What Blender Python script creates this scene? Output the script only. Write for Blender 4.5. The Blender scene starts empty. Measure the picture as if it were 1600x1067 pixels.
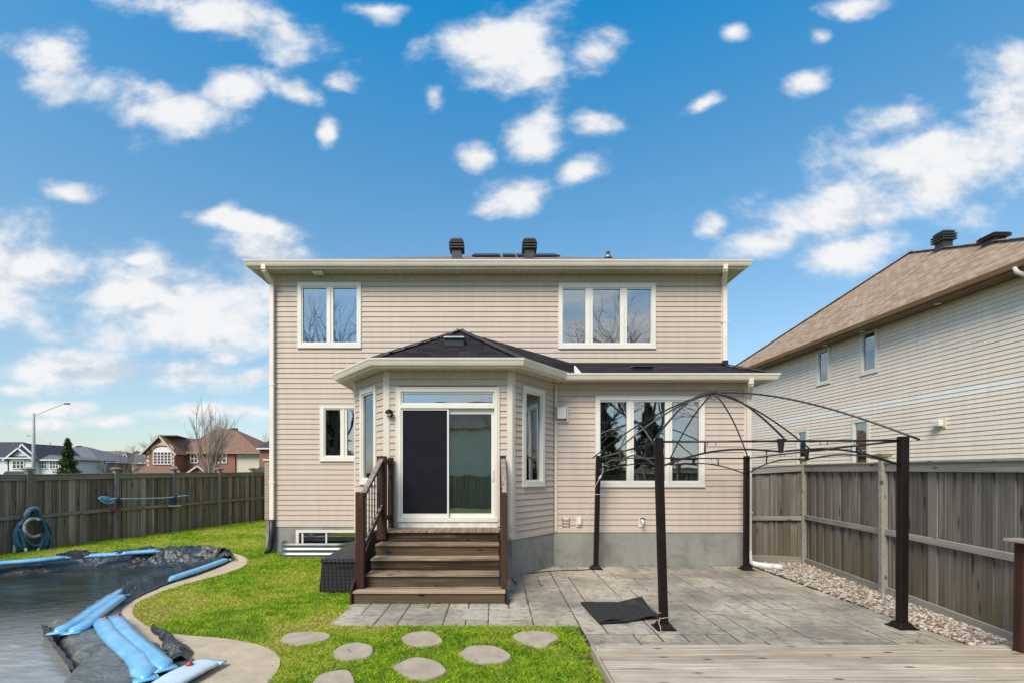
import bpy, bmesh, math, random
import numpy as np
from mathutils import Vector, Matrix, noise as mnoise
R = math.radians
random.seed(7); rng = np.random.default_rng(7)
scene = bpy.context.scene
COL = scene.collection

# ---------------------------------------------------------------- camera
F, U0, V0, H = 736.0, 775.0, 740.0, 1.97      # focal length and vanishing point (photo pixels), eye height
cam_d = bpy.data.cameras.new('camera'); cam = bpy.data.objects.new('camera', cam_d); COL.objects.link(cam)
cam.location = (0, 0, H); cam.rotation_euler = (R(90), 0, 0)
cam_d.sensor_width = 36; cam_d.lens = F/1600*36
cam_d.shift_x = (800-U0)/1600; cam_d.shift_y = (V0-533.5)/1600
cam_d.clip_start = 0.05; cam_d.clip_end = 2000
scene.camera = cam

# ---------------------------------------------------------------- light and exposure
SUN_EL, SUN_AZ = R(47), R(208)                # azimuth measured from +Y clockwise: behind the camera, a little to the left
scene.view_settings.view_transform = 'Standard'; scene.view_settings.look = 'None'
scene.view_settings.gamma = 1; scene.view_settings.use_curve_mapping = False
scene.view_settings.exposure = 1.12
sun_d = bpy.data.lights.new('sun', 'SUN'); sun = bpy.data.objects.new('sun', sun_d); COL.objects.link(sun)
sun_d.energy = 2.0; sun_d.angle = R(28); sun_d.color = (1, .90, .74)
sd = Vector((math.sin(SUN_AZ)*math.cos(SUN_EL), math.cos(SUN_AZ)*math.cos(SUN_EL), math.sin(SUN_EL)))
sun.rotation_euler = sd.to_track_quat('Z', 'Y').to_euler(); sun.location = (-6, -10, 20)
scene.cycles.max_bounces = 8; scene.cycles.transparent_max_bounces = 12
scene.cycles.caustics_reflective = False; scene.cycles.caustics_refractive = False

# ---------------------------------------------------------------- sky with clouds
def build_world():
    w = bpy.data.worlds.new('World'); scene.world = w; w.use_nodes = True
    nt = w.node_tree; N = nt.nodes; L = nt.links; N.clear()
    def nd(t, **k):
        n = N.new(t)
        for a, b in k.items(): setattr(n, a, b)
        return n
    def mth(op, a, b=None, c=None, clamp=False):
        n = nd('ShaderNodeMath', operation=op, use_clamp=clamp)
        for i, x in enumerate((a, b, c)):
            if x is None: continue
            if isinstance(x, (int, float)): n.inputs[i].default_value = x
            else: L.new(x, n.inputs[i])
        return n.outputs[0]
    def sstep(x, a, b):
        n = nd('ShaderNodeMapRange', interpolation_type='SMOOTHSTEP')
        n.inputs['From Min'].default_value = a; n.inputs['From Max'].default_value = b
        L.new(x, n.inputs['Value']); return n.outputs[0]
    sky = nd('ShaderNodeTexSky', sky_type='NISHITA'); sky.sun_disc = False
    sky.sun_elevation = SUN_EL; sky.sun_rotation = SUN_AZ
    sky.air_density = 1.0; sky.dust_density = 0.35; sky.ozone_density = 2.2; sky.altitude = 100
    hs = nd('ShaderNodeHueSaturation'); hs.inputs['Hue'].default_value = .484
    L.new(sky.outputs[0], hs.inputs['Color'])
    tc = nd('ShaderNodeTexCoord'); sp = nd('ShaderNodeSeparateXYZ'); L.new(tc.outputs['Generated'], sp.inputs[0])
    X, Y, Z = sp.outputs
    az = mth('ARCTAN2', X, Y); el = mth('ARCSINE', Z)
    elc = mth('MAXIMUM', el, 0)       # clear spring air: pale at the horizon, deep blue overhead
    L.new(mth('MULTIPLY_ADD', elc, .76, .82), hs.inputs['Saturation']); L.new(mth('MULTIPLY_ADD', mth('MINIMUM', elc, .9), 1.62, 1.12), hs.inputs['Value'])
    ns = nd('ShaderNodeTexNoise'); ns.inputs['Scale'].default_value = 7.0; ns.inputs['Detail'].default_value = 11
    ns.inputs['Roughness'].default_value = .585; ns.inputs['Distortion'].default_value = .1
    mp = nd('ShaderNodeMapping'); mp.inputs['Scale'].default_value = (.72, 1, 1.2); 
    rad = mth('MAXIMUM', mth('MAXIMUM', mth('ABSOLUTE', Y), mth('MULTIPLY', .5, mth('SQRT', mth('ADD', mth('MULTIPLY', X, X), mth('MULTIPLY', Y, Y))))), .12)
    cyl = nd('ShaderNodeVectorMath', operation='DIVIDE'); L.new(tc.outputs['Generated'], cyl.inputs[0])
    cr = nd('ShaderNodeCombineXYZ'); [L.new(rad, cr.inputs[i]) for i in range(3)]; L.new(cr.outputs[0], cyl.inputs[1])
    tel = mth('DIVIDE', Z, rad); taz = mth('DIVIDE', X, rad)
    L.new(cyl.outputs[0], mp.inputs[0])
    L.new(mp.outputs[0], ns.inputs['Vector'])
    n0 = mth('SUBTRACT', ns.outputs['Fac'], .5)
    # warp azimuth and elevation so that the cloud bodies lose their oval outline
    nw = nd('ShaderNodeTexNoise'); nw.inputs['Scale'].default_value = 5; nw.inputs['Detail'].default_value = 4
    L.new(mp.outputs[0], nw.inputs['Vector'])
    sc = nd('ShaderNodeSeparateColor'); L.new(nw.outputs['Color'], sc.inputs[0])
    azw = mth('MULTIPLY_ADD', mth('SUBTRACT', sc.outputs[0], .5), .08, taz)
    elw = mth('MULTIPLY_ADD', mth('SUBTRACT', sc.outputs[1], .5), .07, tel)
    cb = nd('ShaderNodeCombineXYZ'); L.new(azw, cb.inputs[0]); L.new(elw, cb.inputs[1])
    def azel(u, v):
        return (u-U0)/F, (V0-v)/F      # slopes of the direction against north
    # cloud bodies of this sky: direction (as photo position), half extent in x and y, turn, weight
    clouds = [(250,165,72,42,16),(70,100,55,34,6),(345,25,110,32,12),(455,135,45,18,22),(365,130,40,22,0),(540,125,22,9,20),
        (590,10,40,14,0),(785,75,78,72,-30),(935,80,38,26,-20),(675,150,14,18,0),(835,215,38,30,-20),(815,310,45,26,-10),(905,270,40,14,-25),
        (935,195,30,14,0),(745,245,22,16,0),(515,205,12,22,0),
        (1400,180,75,24,-18),(1255,130,32,12,-25),(1110,158,24,8,-20),(1330,12,34,13,-10),(1285,60,16,10,0),(1145,52,18,11,0),
        (1480,265,150,62,-12),(1590,180,75,70,10),(1330,330,115,44,-10),(1195,375,55,18,-10),(1115,352,18,12,0),(1340,385,80,22,-5),(1450,225,60,14,-25),
        (60,425,140,62,8),(220,465,150,58,8),(370,470,95,62,-5),(330,500,110,42,6),(390,350,60,9,10),(340,335,25,9,-10),(410,385,45,18,-10),
        (45,578,85,22,2),(170,580,100,18,2),(300,590,100,15,3),(400,588,50,12,-6),(440,395,50,10,0),(220,405,22,7,0),(345,560,22,7,0),
        (20,600,40,8,0),(280,575,60,8,0),(90,640,60,9,0),(300,645,70,9,-5),(175,660,35,7,0),(380,645,50,8,0),(40,668,60,7,0),(100,297,40,9,8)]
    d = None
    for u, v, a, b, rot in clouds:
        ca, ce = azel(u, v); ua, ue = azel(u+a, v); va, ve = azel(u, v-b)
        m = nd('ShaderNodeMapping', vector_type='TEXTURE')
        m.inputs['Location'].default_value = (ca, ce, 0)
        m.inputs['Rotation'].default_value = (0, 0, R(-rot))
        m.inputs['Scale'].default_value = (abs(ua-ca)+.005, abs(ve-ce)+.005, 1)
        L.new(cb.outputs[0], m.inputs[0])
        ln = nd('ShaderNodeVectorMath', operation='LENGTH'); L.new(m.outputs[0], ln.inputs[0])
        d = ln.outputs['Value'] if d is None else mth('MINIMUM', d, ln.outputs['Value'])
    d = mth('ADD', d, mth('MULTIPLY', mth('LESS_THAN', Y, 0), 6))
    # the same kind of broken cloud goes on all round
    ng = nd('ShaderNodeTexNoise'); ng.inputs['Scale'].default_value = 2.6; ng.inputs['Detail'].default_value = 3
    L.new(mp.outputs[0], ng.inputs['Vector'])
    dg = mth('MULTIPLY_ADD', ng.outputs['Fac'], -5.0, 3.75)
    inside = mth('MULTIPLY', sstep(mth('ABSOLUTE', az), .98, .82), sstep(el, .95, .80))
    dg = mth('MULTIPLY_ADD', inside, 4.0, dg)
    d = mth('MINIMUM', d, dg)
    dens = mth('MULTIPLY_ADD', d, -.85, 1.05)
    dens = mth('MULTIPLY_ADD', n0, 3.6, dens)
    alpha = mth('POWER', sstep(dens, -.30, .85), 1.25)
    alpha = mth('MULTIPLY', alpha, sstep(el, -.01, .06))
    # cloud colour: white tops, blue-grey thicker undersides
    def low(dz):
        m = nd('ShaderNodeVectorMath', operation='ADD'); L.new(mp.outputs[0], m.inputs[0]); m.inputs[1].default_value = (-.02 if dz else 0, 0, dz)
        n = nd('ShaderNodeTexNoise'); n.inputs['Scale'].default_value = 7.0; n.inputs['Detail'].default_value = 5; n.inputs['Roughness'].default_value = .6; n.inputs['Distortion'].default_value = .1
        L.new(m.outputs[0], n.inputs['Vector']); return n.outputs['Fac']
    shade = mth('MULTIPLY', sstep(mth('SUBTRACT', low(.055), low(0)), -.04, .20), .85)      # thicker cloud above: a shaded base
    cm = nd('ShaderNodeMix', data_type='RGBA')
    cm.inputs['A'].default_value = tuple(CLOUD*c for c in (1.0, 1.0, 1.0))+(1,)
    cm.inputs['B'].default_value = tuple(CLOUD*c for c in (.60, .69, .80))+(1,)
    L.new(shade, cm.inputs['Factor'])
    mx = nd('ShaderNodeMix', data_type='RGBA'); L.new(mth('MULTIPLY', alpha, .96), mx.inputs['Factor'])
    L.new(hs.outputs[0], mx.inputs['A']); L.new(cm.outputs['Result'], mx.inputs['B'])
    bg = nd('ShaderNodeBackground'); bg.inputs['Strength'].default_value = .05
    L.new(mx.outputs['Result'], bg.inputs['Color'])
    out = nd('ShaderNodeOutputWorld'); L.new(bg.outputs[0], out.inputs[0])
    w.cycles.sampling_method = 'MANUAL'; w.cycles.sample_map_resolution = 1024
SKYVAL, CLOUD = 1.0, 8.6
build_world()

# ---------------------------------------------------------------- helpers
def fx(u, Y): return (u-U0)/F*Y
def fz(v, Y): return H-(v-V0)/F*Y
def G(u, v, z=0.0):
    Y = (H-z)*F/(v-V0); return Vector(((u-U0)/F*Y, Y, z))
def P(u, v, Y): return Vector((fx(u, Y), Y, fz(v, Y)))
def smooth(x, a, b):
    t = min(1, max(0, (x-a)/(b-a))); return t*t*(3-2*t)
def lawn_z(x, y): return .12*smooth(y, 8.5, 11.5)*smooth(-x, 2.0, 3.6)

def tag(o, label=None, cat=None, group=None, kind=None):
    if label: o['label'] = label
    if cat: o['category'] = cat
    if group: o['group'] = group
    if kind: o['kind'] = kind
    return o
def empty(name, loc, rz=0, label=None, cat=None, group=None, parent=None):
    o = bpy.data.objects.new(name, None); COL.objects.link(o); o.empty_display_size = .2
    o.location = loc; o.rotation_euler = (0, 0, rz)
    if parent: put(o, parent)
    return tag(o, label, cat, group)
def wmat(o):
    m = o.matrix_parent_inverse @ Matrix.LocRotScale(o.location, o.rotation_euler, o.scale)
    return wmat(o.parent) @ m if o.parent else m
def put(o, parent):            # parent, keeping the child's coordinates as world coordinates
    if parent is not None:
        o.parent = parent; o.matrix_parent_inverse = wmat(parent).inverted()
    return o
def new_obj(name, me, parent=None):
    o = bpy.data.objects.new(name, me); COL.objects.link(o); return put(o, parent)
def mesh(name, verts, faces, mat, parent=None, smooth_sh=False):
    me = bpy.data.meshes.new(name); me.from_pydata([tuple(v) for v in verts], [], faces)
    me.materials.append(mat)
    if smooth_sh: me.polygons.foreach_set('use_smooth', [True]*len(me.polygons))
    me.update(); return new_obj(name, me, parent)
def from_bm(name, bm, mat, parent=None, smooth_sh=False):
    bmesh.ops.recalc_face_normals(bm, faces=bm.faces)
    me = bpy.data.meshes.new(name); bm.to_mesh(me); bm.free(); me.materials.append(mat)
    if smooth_sh: me.polygons.foreach_set('use_smooth', [True]*len(me.polygons))
    return new_obj(name, me, parent)
CUBEF = [(0,3,2,1),(4,5,6,7),(0,1,5,4),(1,2,6,5),(2,3,7,6),(3,0,4,7)]
def bm_hexa(bm, pts, bevel=0):
    vs = [bm.verts.new(p) for p in pts]
    fs = [bm.faces.new([vs[i] for i in f]) for f in CUBEF]
    bmesh.ops.recalc_face_normals(bm, faces=fs)
    if bevel:
        es = list({e for f in fs for e in f.edges})
        bmesh.ops.bevel(bm, geom=es, offset=bevel, segments=1, affect='EDGES', profile=.5)
def box_pts(x0, x1, y0, y1, z0, z1):
    return [(x0,y0,z0),(x1,y0,z0),(x1,y1,z0),(x0,y1,z0),(x0,y0,z1),(x1,y0,z1),(x1,y1,z1),(x0,y1,z1)]
def box(name, x0, x1, y0, y1, z0, z1, mat, parent=None, bevel=0):
    bm = bmesh.new(); bm_hexa(bm, box_pts(x0,x1,y0,y1,z0,z1), bevel); return from_bm(name, bm, mat, parent)
def hexa(name, pts, mat, parent=None, bevel=0):
    bm = bmesh.new(); bm_hexa(bm, pts, bevel); return from_bm(name, bm, mat, parent)
def beam(name, a, b, w, h, mat, parent=None, bevel=0, up=Vector((0,0,1))):
    bm = bmesh.new(); bm_beam(bm, a, b, w, h, bevel, up); return from_bm(name, bm, mat, parent)
def bm_beam(bm, a, b, w, h, bevel=0, up=Vector((0,0,1))):
    a, b = Vector(a), Vector(b); d = (b-a).normalized(); s = d.cross(up)
    if s.length < 1e-4: s = Vector((1,0,0))
    s.normalize(); t = s.cross(d).normalized(); s *= w/2; t *= h/2
    bm_hexa(bm, [a-s-t, a+s-t, b+s-t, b-s-t, a-s+t, a+s+t, b+s+t, b-s+t], bevel)
def bm_tube(bm, pts, rad, n=8, caps=True, flat=1.0):
    pts = [Vector(p) for p in pts]; k = len(pts)
    rad = rad if isinstance(rad, (list, tuple)) else [rad]*k
    tan = []
    for i in range(k):
        t = pts[min(i+1, k-1)]-pts[max(i-1, 0)]; tan.append(t.normalized() if t.length else Vector((0,0,1)))
    ref = Vector((0,0,1)) if abs(tan[0].z) < .9 else Vector((1,0,0))
    s = tan[0].cross(ref).normalized(); rings = []
    for i in range(k):
        s = (s-tan[i]*s.dot(tan[i])).normalized(); t = s.cross(tan[i])
        rings.append([bm.verts.new(pts[i]+(s*math.cos(2*math.pi*j/n)+t*math.sin(2*math.pi*j/n)*flat)*rad[i]) for j in range(n)])
    for i in range(k-1):
        for j in range(n):
            bm.faces.new((rings[i][j], rings[i][(j+1)%n], rings[i+1][(j+1)%n], rings[i+1][j]))
    if caps and n > 2: bm.faces.new(rings[0][::-1]); bm.faces.new(rings[-1])
def tube(name, pts, rad, mat, parent=None, n=8, sm=True, flat=1.0):
    bm = bmesh.new(); bm_tube(bm, pts, rad, n, True, flat); return from_bm(name, bm, mat, parent, sm)
def lathe(name, prof, center, mat, parent=None, n=16):
    bm = bmesh.new(); rings = []
    for r, z in prof:
        rings.append([bm.verts.new((center[0]+r*math.cos(2*math.pi*j/n), center[1]+r*math.sin(2*math.pi*j/n), center[2]+z)) for j in range(n)])
    for i in range(len(rings)-1):
        for j in range(n): bm.faces.new((rings[i][j], rings[i][(j+1)%n], rings[i+1][(j+1)%n], rings[i+1][j]))
    bm.faces.new(rings[0][::-1]); bm.faces.new(rings[-1]); return from_bm(name, bm, mat, parent, True)
def prism(name, poly, z0, z1, mat, parent=None, bevel=0):     # plan polygon, thickness in z
    bm = bmesh.new(); a = [bm.verts.new((p[0], p[1], z0)) for p in poly]; b = [bm.verts.new((p[0], p[1], z1)) for p in poly]
    k = len(poly)
    for i in range(k): bm.faces.new((a[i], a[(i+1)%k], b[(i+1)%k], b[i]))
    bm.faces.new(a[::-1]); top = bm.faces.new(b)
    if bevel:
        bmesh.ops.recalc_face_normals(bm, faces=bm.faces)
        bmesh.ops.bevel(bm, geom=list(top.edges), offset=bevel, segments=2, affect='EDGES')
    bmesh.ops.triangulate(bm, faces=[f for f in bm.faces if len(f.verts) > 4])
    return from_bm(name, bm, mat, parent)
def sheet(name, pts, th, mat, parent=None):   # a planar polygon given thickness downwards along its normal
    pts = [Vector(p) for p in pts]; nrm = (pts[1]-pts[0]).cross(pts[2]-pts[0]).normalized()
    if nrm.z < 0: nrm = -nrm
    bm = bmesh.new(); k = len(pts)
    a = [bm.verts.new(p) for p in pts]; b = [bm.verts.new(p-nrm*th) for p in pts]
    bm.faces.new(a); bm.faces.new(b[::-1])
    for i in range(k): bm.faces.new((a[i], a[(i+1)%k], b[(i+1)%k], b[i]))
    return from_bm(name, bm, mat, parent)
def spline(pts, n):          # Catmull-Rom through points
    pts = [Vector(p) for p in pts]; out = []
    q = [pts[0]*2-pts[1]]+pts+[pts[-1]*2-pts[-2]]; k = len(pts)-1
    for i in range(n+1):
        t = i/n*k; j = min(int(t), k-1); t -= j; a, b, c, e = q[j:j+4]
        out.append(.5*((2*b)+(c-a)*t+(2*a-5*b+4*c-e)*t*t+(3*b-a-3*c+e)*t*t*t))
    return out
def inside(poly, x, y):
    r = False; j = len(poly)-1
    for i in range(len(poly)):
        xi, yi = poly[i][0], poly[i][1]; xj, yj = poly[j][0], poly[j][1]
        if (yi > y) != (yj > y) and x < (xj-xi)*(y-yi)/(yj-yi)+xi: r = not r
        j = i
    return r

# ---------------------------------------------------------------- materials
class MT:
    def __init__(s, name, rough=.6, spec=.5, metal=0.0):
        s.m = bpy.data.materials.new(name); s.m.use_nodes = True; s.nt = s.m.node_tree
        s.b = s.nt.nodes['Principled BSDF']; s.b.inputs['Roughness'].default_value = rough
        s.b.inputs['Specular IOR Level'].default_value = spec; s.b.inputs['Metallic'].default_value = metal
    def n(s, t, ins=None, **k):
        x = s.nt.nodes.new(t)
        for a, b in k.items(): setattr(x, a, b)
        for a, b in (ins or {}).items(): s.put(x.inputs[a], b)
        return x
    def put(s, sock, v):
        if isinstance(v, bpy.types.NodeSocket): s.nt.links.new(v, sock)
        else: sock.default_value = (*v, 1) if isinstance(v, tuple) and len(v) == 3 and sock.type == 'RGBA' else v
    def pos(s): return s.n('ShaderNodeNewGeometry').outputs['Position']
    def obj(s): return s.n('ShaderNodeTexCoord').outputs['Object']
    def rnd(s): return s.n('ShaderNodeObjectInfo').outputs['Random']
    def island(s): return s.n('ShaderNodeNewGeometry').outputs['Random Per Island']
    def mapv(s, v, scale=(1,1,1), rot=(0,0,0), loc=(0,0,0)):
        return s.n('ShaderNodeMapping', {'Vector': v, 'Scale': scale, 'Rotation': rot, 'Location': loc}).outputs[0]
    def noise(s, v, scale, detail=4, rough=.55, dist=0, w=None):
        ins = {'Vector': v, 'Scale': scale, 'Detail': detail, 'Roughness': rough, 'Distortion': dist}
        if w is not None: ins['W'] = w
        return s.n('ShaderNodeTexNoise', ins, noise_dimensions='4D' if w is not None else '3D').outputs['Fac']
    def ramp(s, f, stops):
        r = s.n('ShaderNodeValToRGB', {'Fac': f}); e = r.color_ramp.elements
        while len(e) < len(stops): e.new(.5)
        for x, (p, c) in zip(e, stops): x.position = p; x.color = (*c, 1) if len(c) == 3 else c
        return r.outputs[0]
    def rng(s, f, a, b, c=0, d=1): return s.n('ShaderNodeMapRange', {'Value': f, 'From Min': a, 'From Max': b, 'To Min': c, 'To Max': d}).outputs[0]
    def mix(s, f, a, b, mode='MIX'):
        x = s.n('ShaderNodeMix', {'Factor': f}, data_type='RGBA', blend_type=mode)
        s.put(x.inputs['A'], a); s.put(x.inputs['B'], b); return x.outputs['Result']
    def math(s, op, a, b=0): return s.n('ShaderNodeMath', {0: a, 1: b}, operation=op).outputs[0]
    def col(s, c): s.put(s.b.inputs['Base Color'], c); return s
    def bump(s, h, strength=.3, dist=.01):
        s.put(s.b.inputs['Normal'], s.n('ShaderNodeBump', {'Height': h, 'Strength': strength, 'Distance': dist}).outputs[0]); return s
def sc3(c, k): return tuple(x*k for x in c)
def simple(name, c, rough=.6, var=.15, scale=8, spec=.5, metal=0, bump=0):
    t = MT(name, rough, spec, metal); p = t.pos(); f = t.noise(p, scale, 5)
    t.col(t.ramp(f, [(.3, sc3(c, 1-var)), (.7, sc3(c, 1+var))]))
    if bump: t.bump(t.noise(p, scale*6, 4), bump)
    return t.m
M = {}
def mk_siding(name, c):
    t = MT(name, .55, .3); p = t.pos()
    streak = t.noise(t.mapv(p, (6, 6, .5)), 1.2, 4); blot = t.noise(p, .9, 3)
    base = t.ramp(streak, [(.3, sc3(c, .93)), (.7, sc3(c, 1.04))])
    base = t.mix(t.rng(blot, .45, .75, 0, .25), base, sc3((c[0], c[1]*.97, c[2]*.92), .92))
    base = t.mix(t.math('MULTIPLY', t.rnd(), .10), base, sc3(c, .86))
    t.col(base); t.bump(t.noise(t.mapv(p, (3, 3, 40)), 4, 3), .12, .003); return t.m
M['siding'] = mk_siding('vinyl_siding_beige', (.565, .465, .395))
M['siding_n'] = mk_siding('vinyl_siding_sand', (.85, .73, .63))
M['siding_band'] = mk_siding('vinyl_siding_white', (.86, .82, .76))
M['siding_far'] = mk_siding('vinyl_siding_far', (.86, .84, .66))
M['gap'] = simple('siding_backing', (.22, .185, .16), .9)
M['trim'] = simple('cream_trim', (.68, .60, .52), .45, .05, 3)
M['gutter'] = simple('cream_gutter', (.83, .725, .65), .32, .06, 2.5)
M['white'] = simple('white_vinyl', (.75, .72, .665), .35, .04, 4)
M['white_dirty'] = simple('white_flashing', (.70, .69, .66), .6, .16, 7)
t = MT('soffit', .6); p = t.pos()
wv = t.n('ShaderNodeTexWave', {'Vector': t.mapv(p, (1, 1, 0)), 'Scale': 1.6, 'Distortion': 0}, bands_direction='X').outputs['Fac']
t.col(t.mix(t.rng(wv, .0, .10, .5, 0), (.56, .52, .45), (.28, .25, .21))); t.bump(wv, .3); M['soffit'] = t.m
t = MT('brown_soffit', .55); t.col(t.ramp(t.noise(t.pos(), 2, 3), [(.3, (.16, .085, .045)), (.7, (.22, .12, .065))])); M['soffit_n'] = t.m
t = MT('brown_gutter', .35); t.col(t.ramp(t.noise(t.pos(), 2, 3), [(.3, (.36, .19, .10)), (.7, (.44, .25, .14))])); M['gutter_n'] = t.m
def mk_concrete(name, c, stain, sc=1.6):
    t = MT(name, .85, .3); p = t.pos()
    a = t.noise(p, sc, 6, .62, .6); b = t.noise(p, 14, 5); v = t.noise(t.mapv(p, (2.2, 2.2, .35)), 2, 4)
    k = t.ramp(a, [(.30, stain), (.48, c), (.70, sc3(c, 1.14))])
    k = t.mix(t.rng(v, .5, .72, 0, .45), k, sc3(stain, .95)); k = t.mix(t.rng(b, .4, .6, 0, .22), k, sc3(c, .72))
    t.col(k); t.bump(b, .25, .006); return t.m
M['foundation'] = mk_concrete('poured_concrete', (.29, .285, .255), (.175, .165, .135))
M['coping'] = mk_concrete('pool_concrete', (.48, .385, .275), (.40, .32, .23), 3)
def mk_shingle(name, c0, c1, c2, sx=1.0):
    t = MT(name, .95, .06); uv = t.n('ShaderNodeTexCoord').outputs['UV']
    br = t.n('ShaderNodeTexBrick', {'Vector': uv, 'Color1': (0, 0, 0), 'Color2': (1, 1, 1), 'Mortar': (.3, .3, .3), 'Scale': 1, 'Mortar Size': .006, 'Brick Width': .24, 'Row Height': .14, 'Bias': 0}, offset=.37, squash=1)
    n = t.noise(t.pos(), 60, 3); lo = t.noise(t.pos(), .8, 3)
    k = t.ramp(br.outputs['Color'], [(.0, c0), (.5, c1), (1, c2)])
    k = t.mix(t.rng(n, .3, .7, 0, .5), k, sc3(c0, .85)); k = t.mix(t.rng(lo, .4, .7, 0, .3), k, sc3(c1, .85))
    k = t.mix(t.math('MULTIPLY', br.outputs['Fac'], .75), k, sc3(c0, .35))
    t.col(k); hgt = t.math('SUBTRACT', t.math('MULTIPLY', n, .25), br.outputs['Fac']); t.bump(hgt, .6, .01); return t.m
M['shingle'] = mk_shingle('charcoal_shingles', (.022, .020, .022), (.032, .029, .032), (.050, .046, .050))
M['shingle_n'] = mk_shingle('tan_shingles', (.28, .185, .125), (.40, .285, .205), (.50, .385, .295))
M['shingle_grey'] = mk_shingle('grey_shingles', (.13, .14, .16), (.17, .18, .20), (.21, .22, .24))
M['shingle_dark'] = mk_shingle('slate_shingles', (.06, .065, .08), (.08, .085, .10), (.10, .105, .12))
M['shingle_red'] = mk_shingle('russet_shingles', (.20, .115, .085), (.26, .155, .115), (.31, .19, .145))
M['shingle_brown'] = mk_shingle('taupe_shingles', (.17, .14, .125), (.22, .185, .165), (.27, .23, .205))
M['black'] = simple('black_plastic', (.016, .016, .018), .45, .2, 6)
M['vent'] = simple('dark_metal_vent', (.035, .032, .034), .4, .25, 9)
t = MT('window_glass'); nt = t.nt
tr = t.n('ShaderNodeBsdfTransparent', {'Color': (.85, .85, .82)}); gl = t.n('ShaderNodeBsdfGlossy', {'Color': (.90, .95, 1.0), 'Roughness': .012})
gl.inputs['Normal'].default_value = (0, 0, 0)
wob = t.noise(t.pos(), 1.1, 2)
bp = t.n('ShaderNodeBump', {'Height': wob, 'Strength': .06, 'Distance': .05}); nt.links.new(bp.outputs[0], gl.inputs['Normal'])
fr = t.n('ShaderNodeFresnel', {'IOR': 1.5})
mxs = t.n('ShaderNodeMixShader', {0: t.rng(fr.outputs[0], .04, 1, .31, 1)})
nt.links.new(tr.outputs[0], mxs.inputs[1]); nt.links.new(gl.outputs[0], mxs.inputs[2])
nt.links.new(mxs.outputs[0], nt.nodes['Material Output'].inputs['Surface']); M['glass'] = t.m
M['room'] = simple('dim_room', (.022, .022, .024), .9)
M['far_glass'] = simple('far_window_glass', (.05, .06, .075), .12, .3, .5)
M['blind'] = simple('pale_blind', (.62, .64, .66), .7, .05)
M['sheer'] = simple('sheer_curtain', (.86, .87, .66), .9, .1, 3)
t = MT('insect_screen', .6, .3); t.col(t.ramp(t.noise(t.pos(), 3, 3), [(.3, (.007, .008, .013)), (.7, (.012, .013, .020))])); t.b.inputs['Specular IOR Level'].default_value = .12; M['screen'] = t.m
M['brown_metal'] = simple('dark_brown_metal', (.012, .0085, .0072), .5, .2, 5, .2)
M['rod'] = simple('dark_rod', (.013, .010, .009), .3, .2, 5, .6)
M['galv'] = simple('galvanised_steel', (.28, .30, .32), .45, .18, 6, .5, .7)
M['pvc'] = simple('white_pvc', (.72, .72, .71), .4, .1, 8)
M['pole_grey'] = simple('concrete_pole', (.40, .41, .41), .8, .1, 3)
def mk_wood(name, lo, mid, hi, axis='Z', moss=None, rough=.85, tone=.5, knots=True):
    t = MT(name, rough, .25); p = t.obj(); r = t.rnd()
    sc = {'Z': (30, 30, .9), 'X': (.9, 30, 30), 'Y': (30, .9, 30)}[axis]
    off = t.n('ShaderNodeCombineXYZ', {0: t.math('MULTIPLY', r, 37.0), 1: t.math('MULTIPLY', r, 19.0), 2: t.math('MULTIPLY', r, 53.0)}).outputs[0]
    pp = t.n('ShaderNodeVectorMath', {0: p, 1: off}, operation='ADD').outputs[0]
    g = t.noise(t.mapv(pp, sc), 1.0, 7, .65, .4); b = t.noise(pp, 1.6, 4, .6)
    k = t.ramp(g, [(.33, lo), (.5, mid), (.67, hi)])
    k = t.mix(t.rng(b, .42, .70, 0, .6), k, sc3(lo, 1.1))
    k = t.mix(t.math('MULTIPLY', r, tone), k, lo); 
    r2 = t.math('FRACT', t.math('MULTIPLY', r, 7.31)); k = t.mix(t.math('MULTIPLY', t.rng(r2, .6, 1), .4), k, hi)
    if knots:
        ks = {'Z': (9, 9, 3.2), 'X': (3.2, 9, 9), 'Y': (9, 3.2, 9)}[axis]
        vo = t.n('ShaderNodeTexVoronoi', {'Vector': t.mapv(pp, ks), 'Scale': .75}).outputs['Distance']
        k = t.mix(t.rng(vo, .17, .07, 0, .9), k, sc3(lo, .3))
    if moss:
        z = t.n('ShaderNodeSeparateXYZ', {0: t.pos()}).outputs[2]
        m = t.math('MULTIPLY', t.rng(z, moss[0], moss[1], 1, 0), t.rng(b, .3, .6, .25, 1)); k = t.mix(t.math('MULTIPLY', m, moss[3]), k, moss[2])
    t.col(k); t.bump(g, .35, .004); return t.m
M['fence_l'] = mk_wood('weathered_fence_brown', (.10, .075, .058), (.30, .238, .185), (.60, .51, .425), 'Z', (.05, .6, (.24, .19, .13), .5), tone=.8)
M['fence_r'] = mk_wood('weathered_fence_grey', (.075, .064, .056), (.19, .168, .15), (.37, .335, .30), 'Z', (.05, 1.0, (.15, .115, .045), .75), tone=.65)
M['rail_l'] = mk_wood('weathered_rail_tan', (.16, .14, .115), (.27, .245, .21), (.38, .345, .30), 'X', tone=.3)
M['rail_r'] = mk_wood('weathered_rail_grey', (.19, .175, .15), (.29, .27, .235), (.38, .36, .32), 'X', tone=.3)
M['post_l'] = mk_wood('weathered_post', (.15, .13, .11), (.26, .23, .195), (.36, .325, .28), 'Z', tone=.4)
M['cap_y'] = simple('treated_cap', (.36, .30, .16), .8, .25, 20)
M['deck'] = mk_wood('bleached_deck', (.24, .185, .13), (.50, .42, .325), (.66, .58, .475), 'X', tone=.4)
M['deck_face'] = mk_wood('deck_fascia', (.30, .235, .165), (.42, .34, .25), (.50, .42, .32), 'Y', tone=.2)
M['stair_top'] = mk_wood('worn_tread', (.09, .055, .032), (.28, .195, .125), (.55, .44, .32), 'X', tone=.2)
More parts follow.
